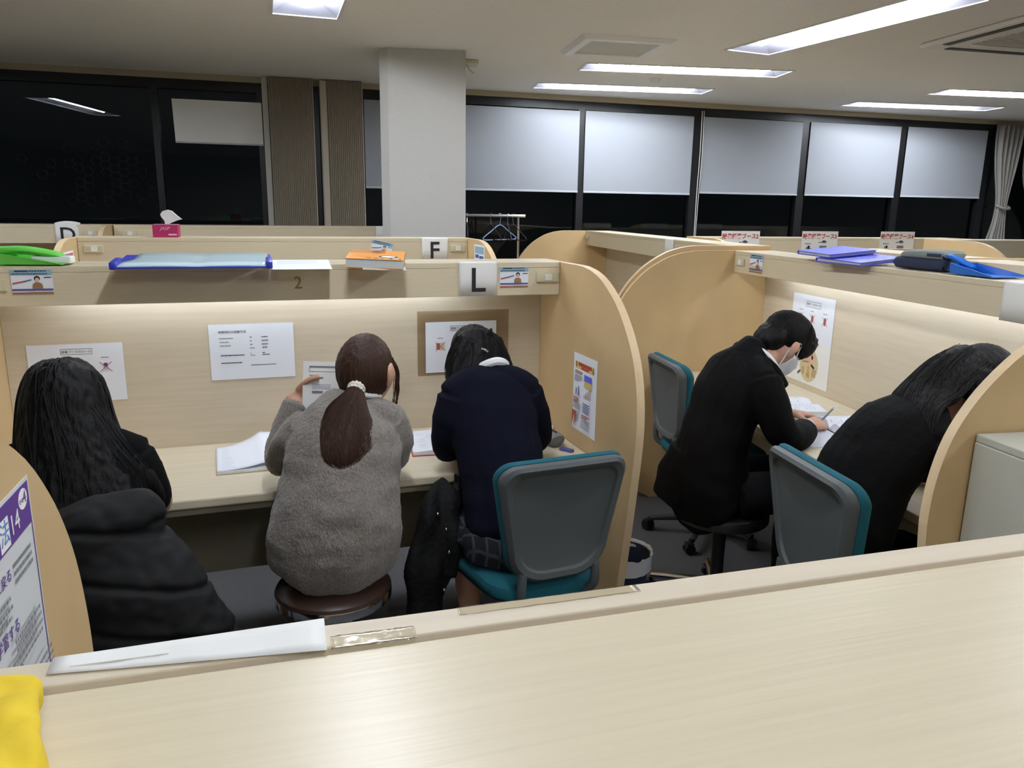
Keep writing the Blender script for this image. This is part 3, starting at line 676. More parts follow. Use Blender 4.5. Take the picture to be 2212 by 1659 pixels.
# ------------------------------------------------------------------ chairs and stools
def rrect(w0, w1, h, r0, r1, n=7):
    """outline: bottom width w0, top width w1, from y=0 to y=h; corner radii r0 (bottom), r1 (top)"""
    pts = []
    for cx, cy, r, a0 in ((w0/2-r0, r0, r0, -90), (w1/2-r1, h-r1, r1, 0), (-w1/2+r1, h-r1, r1, 90), (-w0/2+r0, r0, r0, 180)):
        for k in range(n): a = R(a0 + 90*k/(n-1)); pts.append((cx+r*math.cos(a), cy+r*math.sin(a)))
    return pts
def pad(bm, outl, layers, fn, c=None):
    """closed cushion: rings of the outline scaled about c at heights; fn(x,y,h)->3D"""
    cx = 0; cy = sum(p[1] for p in outl)/len(outl)
    rings = []
    for s, h in layers:
        rings.append([bm.verts.new(fn(cx+(p[0]-cx)*s, cy+(p[1]-cy)*s, h)) for p in outl] if s > 0 else [bm.verts.new(fn(cx, cy, h))])
    n = len(outl)
    for a, b in zip(rings, rings[1:]):
        for k in range(n):
            k2 = (k+1) % n
            if len(a) == 1: bm.faces.new((a[0], b[k2], b[k]))
            elif len(b) == 1: bm.faces.new((a[k], a[k2], b[0]))
            else: bm.faces.new((a[k], a[k2], b[k2], b[k]))
def caster(t, x, y, rz, m=None):
    bm = bmesh.new(); mt = Matrix.Translation((x, y, 0)) @ Matrix.Rotation(rz, 4, 'Z')
    for s in (-1, 1):
        r = bmesh.ops.create_cone(bm, cap_ends=True, segments=20, radius1=.026, radius2=.026, depth=.017, matrix=Matrix.Translation((s*.0135, -.012, .026)) @ Matrix.Rotation(R(90), 4, 'Y'))
    bm2 = []
    lathe(bm, [(0, .075), (.009, .075), (.009, .035), (0, .035)], 10, (0, 0, 0)); box(bm, -.021, .021, -.030, .008, .046, .056, .003)
    bmesh.ops.transform(bm, matrix=mt, verts=bm.verts[:])
    return obj('caster', bm, m or M_BLKPL, t, True)
def star_base(t, n, r, m, z=.085, start=0., tip=.06, wide=.02, chrome=False):
    bm = bmesh.new(); lathe(bm, [(0, z+.03), (.035, z+.03), (.042, z-.02), (0, z-.03)], 20)
    for k in range(n):
        a = start + 2*math.pi*k/n; c, s = math.cos(a), math.sin(a)
        loft(bm, [(c*.02, s*.02, z, wide*1.3, .022), (c*r*.5, s*r*.5, z-.004, wide, .016), (c*r, s*r, z-.018, wide*.8, .010)], side=(-s, c, 0), seg=12, sub=2, power=.7)
    obj('base', bm, m, t, True)
    for k in range(n):
        a = start + 2*math.pi*k/n; caster(t, math.cos(a)*r, math.sin(a)*r, a+.6)
def office_chair(lab, loc, rz, dz=0, start=.3):
    t = thing('office_chair', lab, 'chair', loc, (0, 0, rz), 'teal office chairs with grey shells')
    # back: y negative behind the sitter; curve wraps forward at the sides
    H = .40; zb = .495+dz; tilt = .12
    out = rrect(.34, .425, H, .11, .055)
    def fb(x, y, h): return V((x, -.215 - (y)*tilt + h + .55*x*x - .10*max(0, y-.30)**2/.1, zb + y))
    bm = bmesh.new(); pad(bm, out, [(0, -.013), (.78, -.013), (.82, -.016), (.845, -.026), (.93, -.031), (.985, -.022), (1.0, -.010), (.99, .004), (0, .004)], fb); obj('back_shell', bm, M_GREYPL, t, True)
    bm = bmesh.new(); pad(bm, out, [(0, .006), (1.0, .0045), (1.022, .012), (1.025, .024), (1.0, .036), (.9, .044), (.5, .047), (0, .047)], fb); obj('backrest', bm, M_TEAL, t, True)
    for s in (-1, 1):
        bm = bmesh.new(); tube(bm, [(s*.125, -.235, zb+.04), (s*.128, -.232, zb-.03), (s*.115, -.20, .43+dz), (s*.06, -.10, .385+dz)], .0145, 10, sub=4); obj('back_bracket', bm, M_GREYPL, t, True)
    so = [(x, y-.215) for x, y in rrect(.40, .46, .45, .13, .10)]
    def fs(x, y, h): return V((x, y, .445+dz+h - .9*max(0, y-.12)**2 - .12*(.22-abs(x))*0))
    bm = bmesh.new(); pad(bm, so, [(0, -.032), (.94, -.032), (1.0, -.018), (1.01, .002), (.985, .016), (.9, .026), (.5, .028), (0, .026)], fs); obj('seat', bm, M_TEAL, t, True)
    bm = bmesh.new(); pad(bm, so, [(0, -.07), (.6, -.07), (.92, -.05), (.98, -.034), (0, -.034)], fs); obj('seat_shell', bm, M_GREYPL, t, True)
    bm = bmesh.new(); lathe(bm, [(0, .38+dz), (.045, .375+dz), (.03, .36+dz), (.03, .2), (.024, .2), (.024, .1), (0, .1)], 18); obj('gas_column', bm, M_BLKPL, t, True)
    star_base(t, 5, .27, M_DKPL, start=start)
    return t
office_chair('teal and grey office chair the girl in navy sits on', (.855, 2.255, 0), R(4))
office_chair('empty teal and grey office chair beside the man in black suit', uv(.53, .53), RA, .03, 1.9)
office_chair('teal and grey office chair the girl at far right sits on', uv(2.08, .71), RA, .03)
office_chair('office chair hidden under the black padded coat', (-.475, 2.155, 0), R(2))
def round_stool(lab, loc, seatm, legm, n, z, r, star=False, rimm=None):
    t = thing('round_stool', lab, 'stool', loc)
    bm = bmesh.new(); lathe(bm, [(0, z), (r*.6, z-.001), (r*.9, z-.006), (r*.985, z-.016), (r, z-.025), (r*.985, z-.030), (0, z-.030)], 48); obj('seat', bm, seatm, t, True)
    bm = bmesh.new(); lathe(bm, [(r*.9, z-.028), (r*1.012, z-.026), (r*1.018, z-.030), (r*1.018, z-.054), (r*1.0, z-.058), (r*.9, z-.056), (r*.9, z-.028)], 48); obj('rim', bm, rimm or legm, t, True)
    bm = bmesh.new(); lathe(bm, [(0, z-.031), (r*.7, z-.032), (r*.66, z-.06), (.03, z-.075), (.026, z-.2), (.026, .12), (0, .12)], 24); obj('column', bm, M_BLKPL if star else legm, t, True)
    if star: star_base(t, 5, .275, M_CHROME, z=.10, start=R(63))
    else:
        for k in range(4):
            a = R(45+90*k); bm = bmesh.new(); c, s = math.cos(a), math.sin(a)
            tube(bm, [(c*.02, s*.02, .2), (c*.12, s*.12, .17), (c*.19, s*.19, .06), (c*.2, s*.2, .012)], .012, sub=4); obj('leg', bm, legm, t, True)
            bm = bmesh.new(); lathe(bm, [(0, 0), (.018, 0), (.018, .012), (0, .02)], 14, (c*.2, s*.2, 0)); obj('foot_pad', bm, M_BLKPL, t, True)
    return t
round_stool('brown round stool with chrome rim under the woman in grey sweater', (.205, 2.265, 0), M_BROWNV, M_CHROME, 4, .48, .178)
round_stool('black round stool on chrome caster legs under the man in suit', uv(1.25, .80), M_BLACKV, M_CHROME, 5, .465, .185, True, M_BLKPL)

# ------------------------------------------------------------------ people
def head_fn(d, a=.075, b=.094, c=.115):
    x, y, z = d.x, d.y, d.z
    p = V((x*a, y*b, z*c))
    if z < -.15:
        t = (-.15-z)/.85; p.x *= 1-.36*t*t
        if y < 0: p.y *= 1-.55*t
        else: p.y *= 1-.06*t
    if y > .3: p.y *= .96
    for s in (-1, 1):
        e = math.exp(-(((p.x-s*.033)/.016)**2 + ((p.z-.004)/.012)**2))
        if y > 0: p.y -= .009*e
    if y > 0:
        p.y += .005*math.exp(-((p.x/.03)**2 + ((p.z-.026)/.012)**2))
        p.y += .006*math.exp(-((p.x/.018)**2 + ((p.z+.058)/.008)**2)) + .005*math.exp(-((p.x/.02)**2 + ((p.z+.098)/.014)**2))
        p.y -= .004*math.exp(-((p.x/.022)**2 + ((p.z+.066)/.003)**2))
    return p
def add_head(bm, M):
    old = set(bm.verts)
    ellipsoid(bm, (0, 0, 0), None, None, 48, 36, head_fn)
    loft(bm, [(0, .076, .022, .006, .006), (0, .092, -.004, .008, .008), (0, .104, -.024, .0125, .010), (0, .090, -.036, .009, .006)], seg=12)
    for s in (-1, 1):
        loft(bm, [(s*.076, .008, .036, .006, .009), (s*.087, -.006, .024, .008, .020), (s*.088, -.004, -.004, .008, .018), (s*.079, .006, -.032, .006, .010)], side=(1, 0, 0), seg=12)
    bmesh.ops.transform(bm, matrix=M, verts=[v for v in bm.verts if v not in old])
def head_matrix(c, yaw=0, pitch=0, roll=0):
    return Matrix.Translation(c) @ Matrix.Rotation(R(yaw), 4, 'Z') @ Matrix.Rotation(R(-pitch), 4, 'X') @ Matrix.Rotation(R(roll), 4, 'Y')
def eyes(body, M):
    for s in (-1, 1):
        bm = bmesh.new(); ellipsoid(bm, (s*.031, .0725, .004), (.0115, .0115, .0115), None, 16, 12)
        for f in bm.faces:
            if f.calc_center_median().y > .0725+.0098: f.material_index = 1
        bmesh.ops.transform(bm, matrix=M, verts=bm.verts[:]); obj('eye', bm, [M_WHITE, M_INK], body, True)
def hand(L, W, d, n, ts, curl=(.25, .5, .4), spread=1., tc=.3):
    """append palm, five fingers; ts=+1/-1: thumb along +s/-s, s = d x n"""
    W, d, n = V(W), V(d).normalized(), V(n); n = (n - d*n.dot(d)).normalized(); s = d.cross(n)
    P = lambda p, a, b: (p.x, p.y, p.z, a, b)
    L.append(([P(W-d*.03, .021, .017), P(W+d*.01, .026, .017), P(W+d*.045, .037, .015), P(W+d*.078, .038, .0125), P(W+d*.088, .034, .010)], tuple(s)))
    for i, (off, ln, rr) in enumerate(((.029, .070, .0084), (.0098, .078, .0086), (-.0098, .072, .0083), (-.0285, .056, .0074))):
        p = W + d*(.082 - (.006 if i == 3 else 0)) + s*ts*off; st = [P(p, rr*1.05, rr*1.05)]; a = 0
        for k, fr in enumerate((.45, .31, .24)):
            a += curl[k]*(1 + .12*i); p = p + (d*math.cos(a) - n*math.sin(a) + s*ts*(.07*(1.5-i))*spread)*ln*fr
            st.append(P(p, rr*(1-.09*k), rr*(1-.09*k)))
        L.append((st, tuple(s)))
    p = W + d*.018 + s*ts*.024 - n*.004; st = [P(p, .013, .012)]
    for dv, ln in ((d*.62+s*ts*.62-n*.35, .036), (d*.85+s*ts*.28-n*(.2+tc), .030), (d*.92-s*ts*.05-n*(.15+tc), .024)):
        p = p + dv.normalized()*ln; st.append(P(p, .0105, .010))
    L.append((st, tuple(s)))
def strands(bm, st, n, out=1.02, r=.0011, seed=1, side=(1, 0, 0), a0=0, a1=360, sub=4, spread=0., tail=0.):
    rnd = random.Random(seed); S = resample(st, sub); m = len(S)
    for q in range(n):
        an = R(rnd.uniform(a0, a1)); pts = []; k0 = rnd.randint(0, m//4); k1 = m - rnd.randint(0, m//5); ph = rnd.uniform(0, 6)
        for i in range(k0, k1):
            p, a, b = S[i]; t = S[min(i+1, m-1)][0]-S[max(i-1, 0)][0]; s, qv = frame_of(t, side); an2 = an + .12*math.sin(i*.25+ph)
            o = out + .012*math.sin(i*.4+ph) + spread*(i/m)
            pts.append(p + s*(math.cos(an2)*a*o) + qv*(math.sin(an2)*b*o))
        if tail:
            pts.append(pts[-1] + (pts[-1]-pts[-3])*rnd.uniform(.3, 1)*tail)
        if len(pts) > 3: tube(bm, pts, lambda f: r*(1.15-f), seg=3)
def person(lab, loc, rz, parts, M, neck, extra=None, voxel=.005):
    def ex(bm):
        add_head(bm, M)
        if extra: extra(bm)
    o = blob('person', parts + [neck], M_SKIN, None, voxel, 3, None, ex)
    o.location = loc; o.rotation_euler = (0, 0, rz); tag(o, lab, 'person'); eyes(o, M)
    return o
def shift(st, d): return [(s[0]+d[0], s[1]+d[1], s[2]+d[2]) + tuple(s[3:]) for s in st]
def grow(st, k, e=0.): return [tuple(s[:3]) + tuple(x*k+e for x in s[3:]) for s in st]
def cap_hair(bm, M, sx, sy, sz, off):
    old = set(bm.verts); ellipsoid(bm, off, (sx, sy, sz), None, 40, 28)
    bmesh.ops.transform(bm, matrix=M, verts=[v for v in bm.verts if v not in old])

def legs(x0, x1, hy, hz, knee_y, knee_z, foot_y, r=.07, foot_len=.15, floor=0.0):
    out = []
    for x in (x0, x1):
        out.append([(x, hy, hz, r*1.15, r), (x, (hy+knee_y)/2, (hz+knee_z)/2+.005, r, r*.95), (x, knee_y, knee_z, r*.78, r*.78), (x, knee_y+.01, knee_z-.09, r*.66, r*.68), (x, (knee_y+foot_y)/2, knee_z*.5, r*.66, r*.70), (x, foot_y, .11, r*.48, r*.5), (x, foot_y, .07, r*.46, r*.5)])
    return out
def shoe(body, x, y, m, ln=.25):
    bm = bmesh.new(); loft(bm, [(x, y-.05, .045, .030, .032), (x, y, .05, .036, .040), (x, y+ln*.4, .036, .042, .032), (x, y+ln*.66, .028, .038, .022), (x, y+ln*.78, .024, .024, .016)], seg=16)
    for v in bm.verts:
        if v.co.z < .004: v.co.z = .004
    return obj('shoe', bm, m, body, True)

def woman_grey():
    # grey sweater woman on the brown stool
    M = head_matrix((.350, 2.40, 1.104), -42, 14, 0)
    torso = [(.205, 2.30, .49, .08, .06), (.21, 2.29, .54, .12, .09), (.215, 2.265, .62, .14, .10), (.235, 2.265, .76, .14, .105), (.262, 2.305, .90, .13, .09), (.275, 2.34, .955, .11, .075), (.29, 2.355, 1.0, .065, .055)]
    armL = [(.155, 2.345, .935, .045), (.105, 2.41, .87, .044), (.098, 2.50, .80, .042), (.115, 2.53, .90, .038), (.132, 2.552, .965, .026), (.138, 2.565, .992, .023)]
    armR = [(.39, 2.335, .945, .045), (.42, 2.375, .87, .044), (.42, 2.46, .785, .043), (.385, 2.60, .757, .035), (.34, 2.70, .752, .026)]
    parts = [torso, armL, armR] + legs(.13, .29, 2.30, .52, 2.66, .50, 2.66)
    hand(parts, (.136, 2.584, .998), (.88, .12, .40), (-.25, .9, .3), 1, (.0, .02, .02), tc=.15)
    hand(parts, (.335, 2.71, .750), (-.35, .9, -.02), (0, .05, 1), -1, (.2, .35, .3))
    b = person('woman in a loose grey knit sweater with a brown ponytail, holding up a printed sheet', (0, 0, 0), 0, parts, M, [(.30, 2.355, .99, .062, .058), (.325, 2.375, 1.04, .047, .047), (.345, 2.385, 1.09, .047, .05)])
    sw = [(.207, 2.29, .478, .09, .07), (.209, 2.285, .500, .145, .105), (.212, 2.268, .545, .190, .138), (.215, 2.25, .62, .206, .155), (.226, 2.25, .71, .196, .148), (.246, 2.275, .80, .178, .136), (.262, 2.305, .90, .174, .124), (.274, 2.335, .965, .150, .108), (.288, 2.352, 1.010, .105, .085), (.300, 2.362, 1.036, .066, .060)]
    sL = [(.160, 2.335, .955, .070, .070), (.105, 2.40, .88, .068, .066), (.088, 2.49, .815, .062, .058), (.092, 2.52, .87, .056, .052), (.110, 2.54, .935, .046, .044), (.130, 2.552, .982, .040, .038)]
    sR = [(.385, 2.335, .965, .072, .070), (.425, 2.37, .88, .066, .066), (.418, 2.46, .80, .060, .058), (.39, 2.58, .768, .048, .046), (.35, 2.68, .757, .038, .036)]
    def kn(c): return .010*noise.noise(V((c.x*9+3, c.y*9, c.z*6))) + .006*noise.noise(V((c.x*16, c.y*16, c.z*22+5))) + .0022*noise.noise(V((c.x*150, c.y*150, c.z*110)))
    blob('sweater', [sw, sL, sR, ([(.14, 2.335, .945, .045, .05), (.20, 2.34, .975, .058, .058), (.285, 2.345, .990, .06, .06), (.36, 2.34, .985, .058, .058), (.42, 2.335, .962, .05, .05)], (0, 1, 0))], M_KNIT, b, .005, 4, kn)
    blob('trousers', [grow(x, 1.08, .004) for x in legs(.13, .29, 2.32, .52, 2.66, .50, 2.66)], M_BLKCLOTH, b, .008)
    for x in (.13, .29): shoe(b, x, 2.66, M_BLKPL)
    # hair: cap pulled back to a tie, ponytail
    tie = V((.300, 2.305, 1.080))
    cap = [(.352, 2.40, 1.10, .05, .06)]
    def ex(bm):
        cap_hair(bm, M, .0865, .098, .112, (0, -.022, .016))
        loft(bm, [(.335, 2.375, 1.10, .075, .08), (.318, 2.335, 1.096, .052, .052), (.302, 2.308, 1.088, .026, .026)], seg=20)
    blob('hair', [], M_HAIRBR, b, .0045, 5, strand_noise(.0025, 140, 30), ex)
    tail = [(.300, 2.305, 1.080, .021, .021), (.288, 2.287, 1.052, .038, .032), (.270, 2.266, 1.01, .066, .040), (.258, 2.24, .96, .083, .044), (.250, 2.212, .915, .080, .042), (.248, 2.195, .885, .062, .036), (.252, 2.183, .860, .036, .024), (.258, 2.176, .838, .012, .010)]
    pt = blob('ponytail', [tail], M_HAIRBR, b, .0045, 3, strand_noise(.005, 110, 10))
    bm = bmesh.new(); strands(bm, tail, 420, 1.03, .0011, 5, spread=.08, tail=1.4); obj('ponytail_strands', bm, M_HAIRBR, pt, True)
    bm = bmesh.new()
    ax = (V((.290, 2.285, 1.052)) - V((.316, 2.335, 1.088))).normalized(); s, q = frame_of(ax, (1, 0, 0))
    for k in range(26):
        a = 2*math.pi*k/26; rr = .0215 + (.0010 if k % 2 else -.0008); p = tie + s*math.cos(a)*rr + q*math.sin(a)*rr
        tube(bm, [p-ax*.013, p-ax*.005 + (p-tie)*.04, p+ax*.005 + (p-tie)*.04, p+ax*.013], .0036, 6)
    tube(bm, [tie + s*math.cos(a*.2417)*.021 + q*math.sin(a*.2417)*.021 for a in range(26)], .008, 8, True)
    obj('hair_tie', bm, mat('cream_elastic', (222, 218, 204), .7), b, True)
    bm = bmesh.new()      # loose locks beside the face
    for k, (dx, dy) in enumerate(((.074, .035), (.076, .045), (.073, .055))):
        pts = [M @ V((dx*.8, dy*.6, .06)), M @ V((dx*1.03, dy, .02)), M @ V((dx*1.06, dy+.012, -.04)), M @ V((dx*.98, dy+.02, -.085)), M @ V((dx*.85, dy+.012, -.118))]
        for j in range(9): tube(bm, [p + V((random.uniform(-.006, .006), random.uniform(-.006, .006), 0)) for p in pts], lambda f: .0011*(1.2-f), 4, sub=4)
    obj('face_locks', bm, M_HAIRBR, b, True)
    bm = bmesh.new(); tube(bm, [(.255, 2.335, 1.045), (.30, 2.312, 1.060), (.35, 2.325, 1.052), (.378, 2.365, 1.038), (.372, 2.42, 1.02), (.31, 2.44, 1.01), (.26, 2.41, 1.02)], .0115, 8, True, sub=4); obj('blouse_collar', bm, M_SHIRT, b, True)
    bm = bmesh.new(); tube(bm, [(.262, 2.345, 1.058), (.305, 2.315, 1.072), (.348, 2.332, 1.066), (.365, 2.37, 1.052), (.36, 2.41, 1.035)], .006, 8, sub=4); obj('lanyard', bm, M_BLUEINK, b, True)
    s = sheet('printed_page', 'printed white page held up by the woman in grey sweater', 'paper', (.163, 2.562, 1.124), (R(80), R(4), R(-3)), .2, .16,
          boxline(.02, -.02, .105, -.034, .0012, M_INK) + [(.02, -.015, .105, -.021, M_INKG)] + dashes(.02, -.045, .04, M_INKG) + [(.03, -.052, .065, -.058, M_INKG)] + dashes(.03, -.075, .06, M_INKL, 3) + [(.03, -.098, .065, -.105, M_INKG), (.14, -.06, .19, -.066, M_INKG), (.14, -.09, .19, -.097, M_INKG)] + dashes(.13, -.045, .06, M_INKL, 2), m=M_PAPERW)
woman_grey()

def girl_navy():
    M = head_matrix((.772, 2.585, 1.078), 4, 44, -8)
    torso = [(.81, 2.25, .51, .13, .11), (.80, 2.26, .58, .135, .11), (.79, 2.31, .72, .125, .09), (.78, 2.38, .86, .135, .09), (.775, 2.42, .96, .13, .08), (.78, 2.46, 1.03, .10, .06)]
    armL = [(.645, 2.43, .99, .045), (.61, 2.44, .88, .042), (.64, 2.50, .785, .037), (.72, 2.64, .757, .032), (.76, 2.72, .752, .024)]
    armR = [(.90, 2.43, .99, .045), (.955, 2.46, .88, .042), (.975, 2.52, .785, .037), (.91, 2.66, .757, .032), (.87, 2.73, .752, .024)]
    LG = legs(.715, .87, 2.30, .53, 2.56, .50, 2.47, .068)
    parts = [torso, armL, armR] + LG
    hand(parts, (.765, 2.73, .748), (.2, .95, 0), (0, 0, 1), 1, (.15, .3, .3))
    hand(parts, (.865, 2.74, .750), (-.3, .95, -.05), (.3, .05, 1), -1, (.5, .6, .5))
    b = person('girl in a navy cardigan leaning over the desk, black half-tied hair', (0, 0, 0), 0, parts, M, [(.785, 2.46, 1.0, .07, .06), (.792, 2.50, 1.06, .05, .048), (.79, 2.54, 1.09, .046, .05)])
    sw = [(.80, 2.262, .56, .10, .09), (.795, 2.265, .585, .15, .125), (.79, 2.28, .65, .152, .122), (.783, 2.325, .75, .148, .112), (.775, 2.385, .87, .156, .108), (.772, 2.42, .95, .158, .102), (.776, 2.45, 1.015, .142, .088), (.785, 2.475, 1.052, .085, .064), (.79, 2.49, 1.068, .058, .052)]
    sL = [(.645, 2.435, .998, .062, .06), (.622, 2.44, .89, .058, .058), (.637, 2.495, .795, .050, .048), (.715, 2.63, .764, .042, .038), (.745, 2.69, .757, .036, .034)]
    sR = [(.90, 2.435, .998, .064, .06), (.942, 2.455, .89, .060, .058), (.972, 2.515, .797, .054, .050), (.915, 2.65, .764, .042, .038), (.882, 2.705, .757, .036, .034)]
    blob('cardigan', [sw, sL, sR, ([(.625, 2.435, 1.005, .045, .045), (.68, 2.445, 1.030, .058, .058), (.78, 2.46, 1.038, .06, .066), (.87, 2.445, 1.030, .058, .058), (.925, 2.435, 1.005, .045, .045)], (0, 1, 0))], M_NAVY, b, .005, 5, folds(.008, 9, 9, 14, 2, .0008))
    mp = mat('dark_plaid_wool', (40, 42, 52), .9)
    nt = mp.node_tree; bs = nt.nodes['Principled BSDF']; tc = nt.nodes.new('ShaderNodeTexCoord'); mx = None
    w1 = nt.nodes.new('ShaderNodeTexWave'); w1.inputs['Scale'].default_value = 9; w1.bands_direction = 'X'; w1.inputs['Distortion'].default_value = .4
    w2 = nt.nodes.new('ShaderNodeTexWave'); w2.inputs['Scale'].default_value = 9; w2.bands_direction = 'DIAGONAL'
    ad = nt.nodes.new('ShaderNodeMath'); ad.operation = 'MAXIMUM'; rp = nt.nodes.new('ShaderNodeMapRange'); rp.inputs[1].default_value = .86; rp.inputs[2].default_value = 1.
    mxn = nt.nodes.new('ShaderNodeMix'); mxn.data_type = 'RGBA'; mxn.inputs[6].default_value = lin((20, 21, 28)); mxn.inputs[7].default_value = lin((66, 68, 78))
    for w_ in (w1, w2): nt.links.new(tc.outputs['Object'], w_.inputs[0])
    nt.links.new(w1.outputs[1], ad.inputs[0]); nt.links.new(w2.outputs[1], ad.inputs[1]); nt.links.new(ad.outputs[0], rp.inputs[0]); nt.links.new(rp.outputs[0], mxn.inputs[0]); nt.links.new(mxn.outputs[2], bs.inputs['Base Color'])
    sk = [(.805, 2.25, .60, .148, .115), (.80, 2.26, .56, .172, .14), (.79, 2.33, .545, .178, .09), (.785, 2.44, .55, .18, .075), (.785, 2.55, .535, .18, .07)]
    blob('plaid_skirt', [(sk[:2] + [(.80, 2.27, .50, .17, .13)], (1, 0, 0)), (sk[2:], (1, 0, 0)), ([(.80, 2.26, .53, .16, .09), (.79, 2.33, .54, .175, .085), (.785, 2.45, .545, .18, .075)], (1, 0, 0))], mp, b, .006, 4, folds(.010, 26, 8, 8, 4))
    for x in (.715, .87): shoe(b, x, 2.47, M_BLKPL)
    bm = bmesh.new(); tube(bm, [(.738, 2.478, 1.080), (.765, 2.452, 1.104), (.80, 2.450, 1.112), (.835, 2.47, 1.098), (.845, 2.52, 1.075), (.80, 2.55, 1.04), (.745, 2.53, 1.05)], .015, 8, True, sub=4); obj('blouse_collar', bm, M_SHIRT, b, True)
    # hair
    lc = [(.735, 2.56, 1.165, .05, .05), (.705, 2.545, 1.12, .05, .055), (.682, 2.52, 1.075, .046, .05), (.664, 2.49, 1.04, .032, .036), (.652, 2.47, 1.015, .016, .02)]
    rc = [(.81, 2.56, 1.15, .05, .05), (.838, 2.535, 1.105, .034, .04), (.855, 2.505, 1.075, .022, .028), (.865, 2.485, 1.058, .010, .014)]
    bk = [(.77, 2.58, 1.165, .082, .06), (.76, 2.535, 1.13, .085, .05), (.738, 2.50, 1.09, .07, .04), (.71, 2.48, 1.06, .05, .03), (.69, 2.47, 1.04, .03, .02)]
    def ex(bm):
        cap_hair(bm, M, .092, .104, .122, (0, -.018, .022))
        loft(bm, [(.790, 2.545, 1.170, .024, .022), (.797, 2.53, 1.194, .013, .012), (.803, 2.526, 1.216, .004, .004)], seg=10)
    h = blob('hair', [lc, rc, bk], M_HAIRB, b, .0045, 4, strand_noise(.003, 120, 12), ex)
    bm = bmesh.new(); strands(bm, lc, 60, 1.03, .0011, 11, spread=.1, tail=.8); strands(bm, rc, 50, 1.03, .0011, 12, spread=.1, tail=.8); strands(bm, bk, 60, 1.03, .0011, 13, spread=.05); obj('hair_strands', bm, M_HAIRB, h, True)
    bm = bmesh.new(); box(bm, -.014, .014, -.004, .004, -.004, .004, .002, mtx=Matrix.Translation((.762, 2.472, 1.150)) @ Matrix.Rotation(R(25), 4, 'Y')); obj('hair_clip', bm, M_CHROME, b, True)
    # dark coat laid over her lap, hanging down
    ct = [(.67, 2.40, .68, .04, .03), (.625, 2.395, .685, .06, .03), (.575, 2.37, .63, .070, .038), (.545, 2.35, .53, .078, .040), (.528, 2.345, .40, .078, .042), (.522, 2.345, .29, .065, .036), (.522, 2.345, .19, .06, .03)]
    c = blob('coat', [ct, [(.595, 2.355, .585, .045, .03), (.605, 2.335, .50, .035, .03), (.595, 2.335, .40, .03, .025)]], M_COAT, None, .006, 3, folds(.022, 20, 12, 8, 8, .003))
    tag(c, 'dark coat with snap buttons hanging from the lap of the girl in navy', 'coat')
    for x, y, z in ((.558, 2.325, .63), (.585, 2.318, .575), (.59, 2.30, .50), (.572, 2.30, .365)):
        bm = bmesh.new(); ellipsoid(bm, (x, y, z), (.006, .004, .006), None, 12, 8); obj('snap_button', bm, M_CHROME, c, True)
girl_navy()

